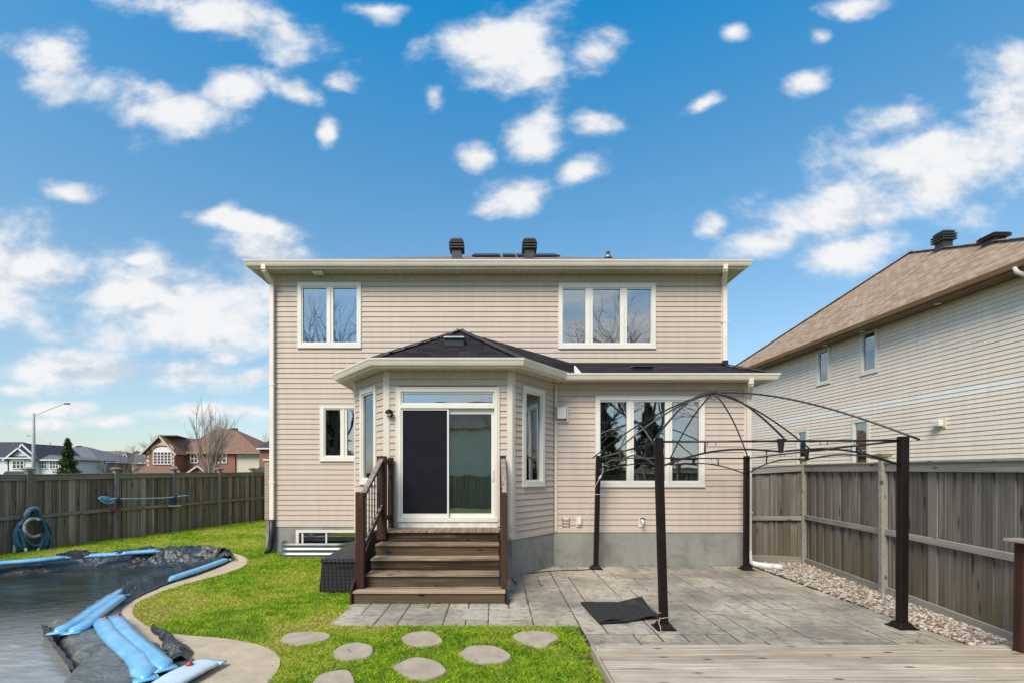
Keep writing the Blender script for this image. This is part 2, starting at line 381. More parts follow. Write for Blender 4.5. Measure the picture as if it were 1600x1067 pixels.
M['stair_plat'] = mk_wood('worn_platform', (.17, .115, .075), (.27, .195, .135), (.37, .285, .21), 'Y', tone=.4)
M['riser'] = mk_wood('dark_riser', (.018, .011, .007), (.050, .033, .020), (.20, .14, .088), 'X', tone=.3)
M['stain'] = mk_wood('brown_stain', (.030, .011, .008), (.055, .021, .014), (.095, .045, .032), 'Z', tone=.2, rough=.6)
M['stain_y'] = mk_wood('worn_handrail', (.14, .095, .075), (.27, .215, .18), (.42, .36, .31), 'Y', tone=.1)
t = MT('stamped_stone', .8, .3); p = t.pos(); r = t.rnd()
a = t.noise(p, .8, 6, .62, .5); b = t.noise(p, 9, 6, .65); c = t.noise(p, 2.6, 5, .6, .8)
k = t.ramp(r, [(0, (.36, .305, .23)), (.35, (.43, .365, .275)), (.7, (.48, .415, .325)), (1, (.40, .36, .29))])
k = t.mix(t.rng(a, .44, .62, 0, .85), k, (.19, .17, .14)); k = t.mix(t.rng(c, .55, .75, 0, .5), k, (.36, .315, .235))
k = t.mix(t.rng(b, .48, .66, 0, .7), k, (.15, .135, .115)); k = t.mix(t.rng(a, .30, .40, .3, 0), k, (.46, .45, .42))
t.col(k); t.bump(t.noise(p, 16, 6, .6), .5, .008); M['paver'] = t.m
M['joint'] = simple('patio_joint', (.075, .068, .055), .95, .3, 9)
t = MT('flagstone', .85, .3); p = t.pos()
k = t.ramp(t.noise(p, 5, 6, .6), [(.3, (.32, .25, .18)), (.7, (.48, .395, .295))]); k = t.mix(t.rng(t.noise(p, 1.3, 3), .4, .7, 0, .5), k, (.40, .345, .275))
t.col(k); t.bump(t.noise(p, 30, 5), .3, .005); M['flag'] = t.m
t = MT('turf_soil', .95, .1); p = t.pos()
k = t.ramp(t.noise(p, 18, 5), [(.3, (.12, .19, .015)), (.7, (.24, .33, .03))]); k = t.mix(t.rng(t.noise(p, 1.1, 4), .52, .7, 0, .6), k, (.15, .125, .05))
t.col(k); t.bump(t.noise(p, 60, 3), .6, .02); M['turf'] = t.m
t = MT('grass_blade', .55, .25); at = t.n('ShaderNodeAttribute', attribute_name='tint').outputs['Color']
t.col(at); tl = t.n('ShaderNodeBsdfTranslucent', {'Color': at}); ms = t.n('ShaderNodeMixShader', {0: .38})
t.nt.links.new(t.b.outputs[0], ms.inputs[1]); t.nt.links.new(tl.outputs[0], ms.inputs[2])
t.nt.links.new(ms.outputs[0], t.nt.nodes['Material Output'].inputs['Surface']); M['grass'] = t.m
t = MT('river_pebbles', .8, .3)
t.col(t.ramp(t.island(), [(0, (.13, .085, .055)), (.2, (.27, .20, .14)), (.45, (.42, .33, .25)), (.7, (.56, .49, .41)), (.85, (.60, .57, .52)), (1, (.22, .19, .17))])); M['pebble'] = t.m
M['soil'] = simple('gravel_soil', (.055, .042, .03), .95, .35, 10)
t = MT('dead_leaf', .8, .2); t.col(t.ramp(t.island(), [(0, (.10, .045, .02)), (.5, (.20, .10, .04)), (1, (.26, .16, .075))])); M['leaf'] = t.m
t = MT('pool_tarp', .30, 1.0); p = t.pos()
k = t.ramp(t.noise(p, 2.2, 5, .6), [(.35, (.010, .012, .012)), (.7, (.045, .047, .043))]); t.col(k)
t.put(t.b.inputs['Roughness'], t.rng(t.noise(p, 4, 4), .3, .7, .22, .40)); t.bump(t.noise(p, 7, 7, .65, 1.2), .8, .04); M['tarp'] = t.m
t = MT('grey_tarp', .38, .8); p = t.pos()  # paler grey cover colour, used on the near flap only
t.col(t.ramp(t.noise(p, 2.6, 6, .65, .6), [(.32, (.060, .066, .064)), (.7, (.21, .22, .205))])); t.bump(t.noise(t.mapv(p, (1, 1.8, 1), (0, 0, .6)), 5, 7, .65, 1.4), .9, .05); M['tarp_grey'] = t.m
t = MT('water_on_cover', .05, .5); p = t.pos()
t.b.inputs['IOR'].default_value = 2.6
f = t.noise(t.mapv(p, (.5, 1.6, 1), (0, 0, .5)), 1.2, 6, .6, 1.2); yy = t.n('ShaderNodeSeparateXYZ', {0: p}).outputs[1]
k = t.ramp(f, [(.3, (.014, .018, .012)), (.55, (.032, .038, .026)), (.75, (.075, .078, .062))])      # dark green cover beyond; near water painted pale, standing in for bright sky reflection
sky_glare = t.ramp(f, [(.3, (.20, .205, .19)), (.7, (.36, .365, .345))]); k = t.mix(t.rng(t.math('ADD', yy, t.math('MULTIPLY', f, 2.4)), 8.6, 6.6), k, sky_glare)
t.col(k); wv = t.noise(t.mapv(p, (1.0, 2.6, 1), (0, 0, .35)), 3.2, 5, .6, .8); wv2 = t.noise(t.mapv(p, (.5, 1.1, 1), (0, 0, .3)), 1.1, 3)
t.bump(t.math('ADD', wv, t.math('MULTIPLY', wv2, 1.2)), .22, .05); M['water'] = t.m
t = MT('blue_vinyl', .3, .5); p = t.pos()
t.col(t.ramp(t.noise(p, 5, 4), [(.3, (.11, .38, .64)), (.7, (.22, .50, .76))])); t.bump(t.noise(p, 13, 6, .65, .8), .6, .012)
t.b.inputs['Coat Weight'].default_value = .7; t.b.inputs['Coat Roughness'].default_value = .18; M['vinyl'] = t.m
t = MT('pale_vinyl', .4, .5); t.col(t.ramp(t.noise(t.pos(), 5, 4), [(.3, (.50, .61, .68)), (.7, (.62, .71, .76))])); t.bump(t.noise(t.pos(), 22, 4, .6), .3, .01); M['vinyl_pale'] = t.m
M['red'] = simple('red_valve', (.50, .03, .03), .4, .1)
M['rubber'] = simple('black_rubber', (.024, .023, .023), .7, .3, 12, .3, 0, .3)
t = MT('resin_wicker', .5, .4); p = t.pos()
w1 = t.n('ShaderNodeTexWave', {'Vector': p, 'Scale': 14, 'Distortion': .4}, bands_direction='Z').outputs['Fac']; w2 = t.n('ShaderNodeTexWave', {'Vector': t.mapv(p, (1, 1, 0)), 'Scale': 9, 'Distortion': .3}, bands_direction='DIAGONAL').outputs['Fac']
wk = t.math('MULTIPLY', w1, w2); t.col(t.ramp(wk, [(.0, (.005, .005, .006)), (.8, (.022, .021, .026))])); t.bump(wk, .9, .012); M['wicker'] = t.m
M['hose_blue'] = simple('blue_hose', (.035, .125, .20), .45, .25, 6)
M['hose_pale'] = simple('pale_hose', (.34, .36, .36), .5, .15, 6)
M['net_blue'] = simple('pool_net', (.05, .33, .50), .5, .1)
M['pole_blue'] = simple('pale_blue_pole', (.48, .62, .70), .35, .05)
M['bracket'] = simple('navy_bracket', (.03, .055, .14), .5, .1)
M['rope'] = simple('pink_rope', (.45, .22, .17), .8, .2, 30)
M['wire'] = simple('white_wire', (.62, .60, .57), .5, .1)
t = MT('red_brick', .85, .2); bt = t.n('ShaderNodeTexBrick', {'Vector': t.mapv(t.pos(), (1, 1, 1), (R(90), 0, 0)), 'Color1': (.22, .065, .035), 'Color2': (.30, .10, .055), 'Mortar': (.34, .28, .24), 'Scale': 1, 'Mortar Size': .01, 'Brick Width': .25, 'Row Height': .09}); t.col(bt.outputs[0]); M['brick_red'] = t.m
t = MT('buff_brick', .85, .2); bt = t.n('ShaderNodeTexBrick', {'Vector': t.mapv(t.pos(), (1, 1, 1), (R(90), 0, 0)), 'Color1': (.30, .21, .155), 'Color2': (.38, .28, .21), 'Mortar': (.42, .39, .35), 'Scale': 1, 'Mortar Size': .008, 'Brick Width': .21, 'Row Height': .072}); t.col(bt.outputs[0]); t.bump(bt.outputs['Fac'], -.5, .006); M['brick_buff'] = t.m
M['stone_pale'] = simple('cast_stone', (.52, .45, .36), .8, .08)
M['white_far'] = simple('white_siding', (.66, .67, .68), .6, .04)
M['beige_far'] = simple('beige_wall', (.58, .52, .43), .7, .05)
M['bark'] = simple('pale_bark', (.30, .235, .19), .9, .3, 5)
M['bark_dark'] = simple('dark_bark', (.14, .115, .10), .9, .3, 5)
t = MT('spruce_needles', .7, .2); t.col(t.ramp(t.island(), [(0, (.055, .10, .03)), (.6, (.12, .19, .06)), (1, (.25, .27, .10))])); M['needle'] = t.m
M['ground'] = simple('far_grass', (.07, .10, .03), .95, .3, .3)
M['cap_dark'] = simple('charcoal_cap', (.036, .035, .04), .9, .3, 12)
M['cap_n'] = simple('tan_cap', (.36, .26, .19), .9, .25, 12)
M['solar'] = simple('solar_mat', (.012, .012, .014), .5, .2)

# ---------------------------------------------------------------- setting: ground, lawn, pool outline, patio
def roof_face(name, pts, th, mat, parent=None):
    o = sheet(name, pts, th, mat, parent); me = o.data
    pts = [Vector(p) for p in pts]; n = (pts[1]-pts[0]).cross(pts[2]-pts[0]).normalized()
    if n.z < 0: n = -n
    hd = Vector((0, 0, 1)).cross(n); hd = hd.normalized() if hd.length > 1e-5 else Vector((1, 0, 0)); up = n.cross(hd)
    uv = me.uv_layers.new(name='UVMap')
    for i, l in enumerate(me.loops):
        c = me.vertices[l.vertex_index].co; uv.data[i].uv = (c.dot(hd), c.dot(up))
    return o
gr = mesh('ground', [(-900,-900,-.32),(900,-900,-.32),(900,900,-.32),(-900,900,-.32)], [(0,1,2,3)], M['ground']); tag(gr, 'open ground stretching out beyond the yard fences', 'ground', kind='structure')

pool_out = [G(360,864,.10), G(385,873,.07), G(383,884,.04), G(355,895,.02)]+[G(u, v) for u, v in
    ((300,910),(250,926),(215,942),(207,955),(215,968),(245,985),(290,993),(350,998),(400,1007),(432,1022),(437,1040),(420,1067))]
pool_out = spline(pool_out, 60)+[Vector(p) for p in ((-2.35,3.7,0),(-3.2,3.05,0),(-5.2,2.8,0),(-9,2.8,0),(-11.6,2.9,0),(-12.0,6.0,0),(-11.3,8.2,0))]
pool_out += spline([G(-60,886,.10), G(0,879,.10), G(100,869,.12), G(180,863,.12), G(240,858.5,.12), G(300,859,.12), G(340,861,.11)], 24)
water_edge = [G(u, v, -.07) for u, v in ((-120,913),(0,903),(100,893),(160,889),(230,887),(300,886),(328,881),(322,886),(280,902),(215,917),(185,930),(150,950),(120,966),(92,986),(80,988),(85,1006),(104,1036),(112,1050),(100,1067))]
water_edge = water_edge+[Vector((-4.3,3.9,-.07)), Vector((-5.5,3.4,-.07)), Vector((-9.5,3.4,-.07)), Vector((-11.2,4.5,-.07)), Vector((-11.2,7.2,-.07))]

lawn_X0, lawn_X1, lawn_Y0, lawn_Y1 = -13.2, 9.5, -7.0, 21.5
def build_lawn():
    st = .15; nx = int((lawn_X1-lawn_X0)/st); ny = int((lawn_Y1-lawn_Y0)/st)
    pin = [(p[0], p[1]) for p in pool_out]; cx = sum(p[0] for p in pin)/len(pin); cy = sum(p[1] for p in pin)/len(pin)
    idx = {}; V = []; Fc = []
    def vert(i, j):
        if (i, j) not in idx:
            x, y = lawn_X0+i*st, lawn_Y0+j*st
            idx[i, j] = len(V); V.append((x, y, lawn_z(x, y)-.012+.006*mnoise.noise((x*1.5, y*1.5, 0))))
        return idx[i, j]
    for i in range(nx):
        for j in range(ny):
            x, y = lawn_X0+i*st, lawn_Y0+j*st
            if -1.3 < x < 5.3 and 5.2 < y < 10: continue
            k = [inside(pin, x+a*st, y+b*st) for a in (-.6, 1.6) for b in (-.6, 1.6)]
            if all(k): continue
            Fc.append((vert(i,j), vert(i+1,j), vert(i+1,j+1), vert(i,j+1)))
    o = mesh('lawn', V, Fc, M['turf'], None, True); return tag(o, 'soil and thatch of the back lawn under the grass', 'lawn', kind='structure')
build_lawn()

# pool deck (concrete band round the pool), its outer edge standing a little above the grass
def build_coping():
    bm = bmesh.new(); n = len(pool_out); ins = []
    from mathutils import geometry as mg
    we = [Vector((p[0], p[1])) for p in water_edge]
    def closest(p):
        best = None
        for i in range(len(we)):
            a, b = we[i], we[(i+1)%len(we)]; t = max(0, min(1, (p-a).dot(b-a)/max(1e-9, (b-a).length_squared))); q = a+(b-a)*t
            if best is None or (q-p).length < (best-p).length: best = q
        return best
    top_o, top_i, bot_o, bot_i = [], [], [], []
    for p in pool_out:
        z = lawn_z(p.x, p.y)+.012; q = closest(Vector((p.x, p.y))); w = Vector((p.x, p.y)); d = q-w
        q = w+d*(.78 if w.y < 8.6 else .72 if w.x > -6.6 else .42)
        top_o.append(bm.verts.new((p.x, p.y, z))); bot_o.append(bm.verts.new((p.x, p.y, z-.12)))
        top_i.append(bm.verts.new((q.x, q.y, min(z, .03)-.025))); bot_i.append(bm.verts.new((q.x, q.y, -.3)))
    for i in range(n):
        j = (i+1)%n
        bm.faces.new((top_o[i], top_o[j], top_i[j], top_i[i])); bm.faces.new((bot_o[i], bot_o[j], top_o[j], top_o[i]))
        if (top_i[i].co-top_i[j].co).length > 1e-4: bm.faces.new((top_i[i], top_i[j], bot_i[j], bot_i[i]))
    bmesh.ops.remove_doubles(bm, verts=bm.verts, dist=1e-4)
    o = from_bm('pool_deck', bm, M['coping']); tag(o, 'curved tan concrete band around the pool', 'pool deck', kind='structure')
build_coping()
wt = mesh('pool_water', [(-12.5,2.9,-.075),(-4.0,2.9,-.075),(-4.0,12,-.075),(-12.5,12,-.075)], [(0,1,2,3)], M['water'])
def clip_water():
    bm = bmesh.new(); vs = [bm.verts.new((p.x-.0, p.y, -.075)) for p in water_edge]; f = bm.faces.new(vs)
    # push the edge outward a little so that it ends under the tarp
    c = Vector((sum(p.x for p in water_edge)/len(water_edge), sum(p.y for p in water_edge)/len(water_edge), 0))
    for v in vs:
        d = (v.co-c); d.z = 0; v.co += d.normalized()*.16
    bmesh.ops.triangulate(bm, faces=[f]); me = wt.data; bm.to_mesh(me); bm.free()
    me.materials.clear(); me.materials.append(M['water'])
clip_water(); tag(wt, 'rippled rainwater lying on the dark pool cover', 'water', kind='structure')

# patio: stamped slab laid out as squared stones
SX0, SX1 = -2.17, .145          # stair width
BAY = [(-3.0,11.1),(-3.0,10.02),(-2.09,8.88),(.30,8.88),(1.245,10.07),(5.40,10.07),(5.40,11.1)]
patio = prism('patio', [(-2.20,7.2),(-2.20,6.09),(1.09,6.09),(1.09,5.0),(5.46,5.0),(5.46,10.1),(-1.0,10.1),(-1.0,7.2)], -.12, -.007, M['joint'])
tag(patio, 'stamped stone patio between the steps, the house wall and the deck', 'patio', kind='structure')
def build_pavers():
    cw, ch = (1.09+2.195)/11, (6.09-5.0)/4; X0, Y0 = -2.195, 5.0; NX, NY = 26, 19
    used = set(); rnd = random.Random(11)
    def free(i, j):
        if not (0 <= i < NX and 0 <= j < NY) or (i, j) in used: return False
        x, y = X0+(i+.5)*cw, Y0+(j+.5)*ch
        if y < 6.09 and x < 1.09: return False
        if y > 7.45 and x < -.1: return False
        if inside(BAY, x-.1, y-.3) and inside(BAY, x+.1, y-.1): return False
        return True
    for j in range(NY):
        for i in range(NX):
            if not free(i, j): continue
            opts = [(2,1),(2,2),(1,1),(2,2),(1,2),(2,1),(3,2),(1,1)]; rnd.shuffle(opts)
            for w, h in opts+[(1,1)]:
                if all(free(i+a, j+b) for a in range(w) for b in range(h)): break
            for a in range(w):
                for b in range(h): used.add((i+a, j+b))
            x0, x1, y0, y1 = 0, min(w*cw, 5.455-X0-i*cw), 0, min(h*ch, 10.06-Y0-j*ch); g = .008
            if x1 < .05 or y1 < .05: continue
            pts = []; jt = lambda: rnd.uniform(-.005, .006)
            nx, ny = max(2, int((x1-x0)/.11)), max(2, int((y1-y0)/.11))
            for k in range(nx): pts.append((x0+g+(x1-x0-2*g)*k/nx, y0+g+jt()))
            for k in range(ny): pts.append((x1-g-jt(), y0+g+(y1-y0-2*g)*k/ny))
            for k in range(nx): pts.append((x1-g-(x1-x0-2*g)*k/nx, y1-g-jt()))
            for k in range(ny): pts.append((x0+g+jt(), y1-g-(y1-y0-2*g)*k/ny))
            bm = bmesh.new(); cxx, cyy = (x0+x1)/2, (y0+y1)/2
            ob = [bm.verts.new((p[0], p[1], -.03)) for p in pts]; oa = [bm.verts.new((p[0], p[1], -.006)) for p in pts]
            sh = .014; it = [bm.verts.new((p[0]+(sh if p[0] < cxx else -sh)*(abs(p[0]-cxx) > (x1-x0)/2-.03), p[1]+(sh if p[1] < cyy else -sh)*(abs(p[1]-cyy) > (y1-y0)/2-.03), 0)) for p in pts]; n = len(pts)
            for k in range(n): q = (k+1)%n; bm.faces.new((ob[k], ob[q], oa[q], oa[k])); bm.faces.new((oa[k], oa[q], it[q], it[k]))
            bm.faces.new(it); bmesh.ops.triangulate(bm, faces=[f for f in bm.faces if len(f.verts) > 4]); bmesh.ops.recalc_face_normals(bm, faces=bm.faces)
            me = bpy.data.meshes.new('paver'); bm.to_mesh(me); bm.free(); me.materials.append(M['paver'])
            o = bpy.data.objects.new('paver', me); COL.objects.link(o); o.location = (X0+i*cw, Y0+j*ch, rnd.uniform(-.002, .002)); put(o, patio)
build_pavers()
# ---------------------------------------------------------------- the house
class Wall:                 # a vertical wall plane: s along it (to the viewer's right), o outwards, z up
    def __init__(s, x, y, dx, dy):
        l = math.hypot(dx, dy); s.ox, s.oy, s.dx, s.dy = x, y, dx/l, dy/l; s.nx, s.ny = s.dy, -s.dx
        s.rot = math.atan2(s.dy, s.dx)
    def pt(s, a, z, o=0): return Vector((s.ox+a*s.dx+o*s.nx, s.oy+a*s.dy+o*s.ny, z))
    def s_at(s, u): k = (u-U0)/F; return (k*s.oy-s.ox)/(s.dx-k*s.dy)
    def z_at(s, u, v): return fz(v, s.oy+s.s_at(u)*s.dy)
    def box(s, name, s0, s1, z0, z1, o0, o1, mat, parent, bevel=0):
        return hexa(name, [s.pt(s0,z0,o1), s.pt(s1,z0,o1), s.pt(s1,z0,o0), s.pt(s0,z0,o0), s.pt(s0,z1,o1), s.pt(s1,z1,o1), s.pt(s1,z1,o0), s.pt(s0,z1,o0)], mat, parent, bevel)
COURSE = .12
def board_mesh(mat):        # one lapped vinyl course, unit length, lower lip proud, open joint above
    c = COURSE; prof = [(.001, c-.003), (.015, .007), (.015, .002), (.005, .002), (-.004, c-.003)]
    V = [(x, -o, z) for x in (0, 1) for o, z in prof]; n = len(prof)
    Fc = [tuple(range(n))[::-1], tuple(range(n, 2*n))]+[(i, (i+1)%n, n+(i+1)%n, n+i) for i in range(n)]
    me = bpy.data.meshes.new('siding_board'); me.from_pydata(V, [], Fc); me.materials.append(mat); me.update()
    bm = bmesh.new(); bm.from_mesh(me); bmesh.ops.recalc_face_normals(bm, faces=bm.faces); bm.to_mesh(me); bm.free(); return me
BM = {'siding': board_mesh(M['siding']), 'siding_n': board_mesh(M['siding_n']), 'siding_band': board_mesh(M['siding_band'])}
srnd = random.Random(77)
def siding(wall, s0, s1, z0, z1, openings, parent, kind='siding', band=None, course=COURSE):
    k = 0
    while z0+k*course < z1-.02:
        a = z0+k*course; b = a+course; seg = [(s0, s1)]
        for (p, q, zl, zh) in openings:
            if min(b, zh)-max(a, zl) > .35*course:
                seg = [x for (m, n) in seg for x in ((m, min(n, p)), (max(m, q), n)) if x[1]-x[0] > .02]
        kd = 'siding_band' if band and band[0] <= k < band[1] else kind
        parts = []
        for m, n in seg:             # long runs are two lengths with an overlap seam
            if n-m > 4.2:
                c = m+(n-m)*srnd.uniform(.25, .75); parts += [(m, c, 0), (c-.02, n, .0022)]
            else: parts.append((m, n, 0))
        for m, n, oo in parts:
            o = bpy.data.objects.new('siding_board', BM[kd]); COL.objects.link(o)
            o.location = wall.pt(m, a, oo); o.rotation_euler = (0, srnd.uniform(-.0006, .0006), wall.rot); o.scale = (n-m, 1, min(1, (z1-a)/course)*course/COURSE); put(o, parent)
        k += 1
def window(wall, s0, s1, z0, z1, parent, panes, cas=.055, blind=False, glass='glass', depth=.9, name='window', white='white', fr=.045):
    """casing, sash bars and panes; panes = list of (s, s) glass extents; the opening is a real recess with a dim room behind"""
    w = empty(name, wall.pt((s0+s1)/2, z0), 0, parent=parent)
    bm = bmesh.new()
    def bx(a, b, c, d, o0, o1):
        bm_hexa(bm, [wall.pt(a,c,o1), wall.pt(b,c,o1), wall.pt(b,c,o0), wall.pt(a,c,o0), wall.pt(a,d,o1), wall.pt(b,d,o1), wall.pt(b,d,o0), wall.pt(a,d,o0)])
    bx(s0-.03, s0+cas, z0-.03, z1+.03, -.05, .034); bx(s1-cas, s1+.03, z0-.03, z1+.03, -.05, .034)
    bx(s0+cas, s1-cas, z1-cas, z1+.03, -.05, .034); bx(s0+cas, s1-cas, z0-.03, z0+cas, -.05, .040)
    from_bm('frame', bm, M[white], w)
    bm = bmesh.new(); bx(s0-.045, s1+.045, z1+.03, z1+.045, -.01, .040); bx(s0-.045, s0-.03, z0-.03, z1+.03, -.01, .030); bx(s1+.03, s1+.045, z0-.03, z1+.03, -.01, .030); bx(s0-.045, s1+.045, z0-.05, z0-.03, -.01, .046)
    from_bm('casing', bm, M['trim'], w)
    zs0, zs1 = z0+cas, z1-cas; prev = s0+cas
    for i, (a, b) in enumerate(panes):
        e0 = prev; e1 = (b+panes[i+1][0])/2 if i+1 < len(panes) else s1-cas
        bm = bmesh.new()
        bx(e0+.002, a, zs0, zs1, -.045, .012); bx(b, e1-.002, zs0, zs1, -.045, .012)
        bx(a, b, zs1-.035, zs1, -.045, .012); bx(a, b, zs0, zs0+.035, -.045, .012)
        from_bm('sash', bm, M[white], w)
        if i+1 < len(panes): wall.box('mullion', e1-.018, e1+.018, zs0, zs1, -.045, .028, M[white], w)
        wall.box('pane', a-.004, b+.004, zs0+.031, zs1-.031, -.030, -.022, M[glass], w)
        prev = e1
    if depth:
        bm = bmesh.new(); q = [wall.pt(s0+.01, z0+.01, -.052), wall.pt(s1-.01, z0+.01, -.052), wall.pt(s1-.01, z1-.01, -.052), wall.pt(s0+.01, z1-.01, -.052)]
        r = [wall.pt(s0+.01, z0+.01, -depth), wall.pt(s1-.01, z0+.01, -depth), wall.pt(s1-.01, z1-.01, -depth), wall.pt(s0+.01, z1-.01, -depth)]
        A = [bm.verts.new(p) for p in q]; B = [bm.verts.new(p) for p in r]; bm.faces.new(B)
        for i in range(4): bm.faces.new((A[i], A[(i+1)%4], B[(i+1)%4], B[i]))
        from_bm('room', bm, M['room'], w)
    if blind: wall.box('blind', s0+.02, s1-.02, z1-.26, z1-.03, -.09, -.075, M['blind'], w)
    return w

YM, YE, YB, Z0, ZE = 11.15, 10.07, 8.88, .755, 6.67      # main wall, extension wall, bay front; foundation top; main soffit
ZB = 3.91                                                # lower soffit
XL, XR = fx(424, YM), 5.40
house = empty('house', (0, YM, 0), 0, 'two-storey beige vinyl-sided house with a bay and patio door, facing the yard', 'house')
wm = Wall(0, YM, 1, 0); we_ = Wall(0, YE, 1, 0); wb = Wall(0, YB, 1, 0)
wl = Wall(-2.09-.91, 10.02, .91, -1.14); wr = Wall(.30, YB, .945, 1.19); LL = math.hypot(.91, 1.14); LR = math.hypot(.945, 1.19)
def px_open(w, u0, v0, u1, v1): 
    return (w.s_at(u0), w.s_at(u1), w.z_at((u0+u1)/2, v1), w.z_at((u0+u1)/2, v0))
def px_panes(w, *uu): return [(w.s_at(a), w.s_at(b)) for a, b in uu]
OP = {
 'ul': (px_open(wm, 468, 444.5, 562, 541), px_panes(wm, (473.5,510.5),(521,557.5))),
 'ur': (px_open(wm, 875, 446, 1021.5, 542), px_panes(wm, (879.5,914.5),(926,968.5),(979.5,1016.5))),
 'll': (px_open(wm, 503, 634, 592, 717), px_panes(wm, (508.5,532),(542.5,564),(574,588))),
 'ex': (px_open(we_, 933, 621, 1097.5, 757), px_panes(we_, (938,979),(990,1039),(1050,1092))),
 'bl': (px_open(wl, 565, 609, 587.5, 753), None),
 'br': (px_open(wr, 817.5, 609, 848, 756), None),
}
for k, w in (('bl', wl), ('br', wr)):
    o = OP[k][0]; OP[k] = (o, [(o[0]+.095, o[1]-.095)])
# structure behind the boards: solid wall bodies (window openings stay open in front of the dim rooms)
def backing(wall, s0, s1, z0, z1, opens, parent):
    xs = sorted({s0, s1, *[c for o in opens for c in o[:2] if s0 < c < s1]}); zs = sorted({z0, z1, *[c for o in opens for c in o[2:] if z0 < c < z1]})
    bm = bmesh.new()
    for a, b in zip(xs, xs[1:]):
        for c, d in zip(zs, zs[1:]):
            mx, mz = (a+b)/2, (c+d)/2
            if any(o[0] < mx < o[1] and o[2] < mz < o[3] for o in opens): continue
            bm.faces.new([bm.verts.new(wall.pt(*p, -.006)) for p in ((a,c),(b,c),(b,d),(a,d))])
    bmesh.ops.remove_doubles(bm, verts=bm.verts, dist=1e-5); me = bpy.data.meshes.new('wall_sheathing'); bm.to_mesh(me); bm.free(); me.materials.append(M['gap'])
    return new_obj('wall_sheathing', me, parent)
rear = empty('rear_wall', (0, YM, Z0), 0, parent=house); extw = empty('extension_wall', (3, YE, Z0), 0, parent=house); bayw = empty('bay_wall', (-.9, YB, Z0), 0, parent=house)
mo = [OP['ul'][0], OP['ur'][0], OP['ll'][0]]
backing(wm, XL, -2.9, Z0, 3.9, [OP['ll'][0]], rear); backing(wm, XL, XR, 3.9, ZE, mo, rear)
nz = Z0+26*COURSE
siding(wm, XL+.06, -2.95, Z0, nz, mo, rear); siding(wm, XL+.06, XR-.06, nz, ZE, mo, rear)
door_o = (wb.s_at(622), wb.s_at(776.5), .99, wb.z_at(700, 608))
backing(we_, 1.2, XR, Z0, ZB, [OP['ex'][0]], extw); siding(we_, 1.27, XR-.06, Z0, ZB, [OP['ex'][0]], extw)
backing(wb, -2.09, .30, Z0, ZB, [door_o], bayw); siding(wb, -2.03, .24, Z0, ZB, [door_o], bayw)
backing(wl, 0, LL, Z0, ZB, [OP['bl'][0]], bayw); siding(wl, .04, LL-.06, Z0, ZB, [OP['bl'][0]], bayw)
backing(wr, 0, LR, Z0, ZB, [OP['br'][0]], bayw); siding(wr, .06, LR-.04, Z0, ZB, [OP['br'][0]], bayw)
# side walls and inner body so the house is a closed volume
mesh('side_wall', [(XL,YM,Z0),(XL,21,Z0),(XL,21,ZE),(XL,YM,ZE)], [(0,1,2,3)], M['siding'], house)
mesh('side_wall', [(XR,YE,Z0),(XR,21,Z0),(XR,21,ZE),(XR,YM,ZE),(XR,YM,4.5),(XR,YE,ZB)], [(0,1,2,3,4,5)], M['siding'], house)
mesh('side_wall', [(-3,YM,0),(-3,10.02,0),(-3,10.02,ZB),(-3,YM,ZB)], [(0,1,2,3)], M['siding'], house)
# corner posts
def corner(w, s, z0, z1, wd=.085, o=.026, both=True): return w.box('corner_trim', s-wd/2, s+wd/2, z0, z1, -.05, o, M['trim'], house, .006)
corner(wm, XL+.035, Z0, ZE); corner(wm, XR-.035, 4.3, ZE); corner(we_, XR-.045, Z0, ZB, .11); corner(we_, 1.275, Z0-.01, ZB, .055, .03)
corner(wb, -2.05, Z0-.01, ZB, .10, .022); corner(wb, .26, Z0-.01, ZB, .10, .022); corner(wl, .02, Z0-.01, ZB, .06, .02)
corner(wl, LL-.02, Z0-.01, ZB, .06, .02); corner(wr, .04, Z0-.01, ZB, .10, .02)
# starter strip below the first course
for w, a, b in ((wm, XL, -2.95), (we_, 1.25, XR), (wb, -2.09, .30), (wl, 0, LL), (wr, 0, LR)):
    w.box('starter_strip', a, b, Z0-.03, Z0-.002, -.02, .012, M['trim'], house)
# frieze board under the soffits
for w, a, b, z in ((wm, XL+.08, XR-.08, ZE), (we_, 1.31, XR-.1, ZB), (wb, -2.0, .21, ZB), (wl, .05, LL-.06, ZB), (wr, .09, LR-.04, ZB)):
    w.box('frieze', a, b, z-.10, z-.002, .0, .021, M['siding'], house)
# foundation
fnd = bmesh.new()
for w, a, b, oo in ((wm, XL+.01, -2.95, -.004), (we_, 1.2, XR-.01, -.004), (wb, -2.085, .295, -.004), (wl, 0, LL, -.004), (wr, 0, LR, -.004)):
    bm_hexa(fnd, [w.pt(a,-.3,oo), w.pt(b,-.3,oo), w.pt(b,-.3,-.2), w.pt(a,-.3,-.2), w.pt(a,Z0-.03,oo), w.pt(b,Z0-.03,oo), w.pt(b,Z0-.03,-.2), w.pt(a,Z0-.03,-.2)])
from_bm('foundation', fnd, M['foundation'], house)
wd = window(wm, *OP['ul'][0], house, OP['ul'][1], blind=True); window(wm, *OP['ur'][0], house, OP['ur'][1])
window(wm, *OP['ll'][0], house, OP['ll'][1]); window(we_, *OP['ex'][0], house, OP['ex'][1])
window(wl, *OP['bl'][0], house, OP['bl'][1], depth=.5); window(wr, *OP['br'][0], house, OP['br'][1], depth=.5)
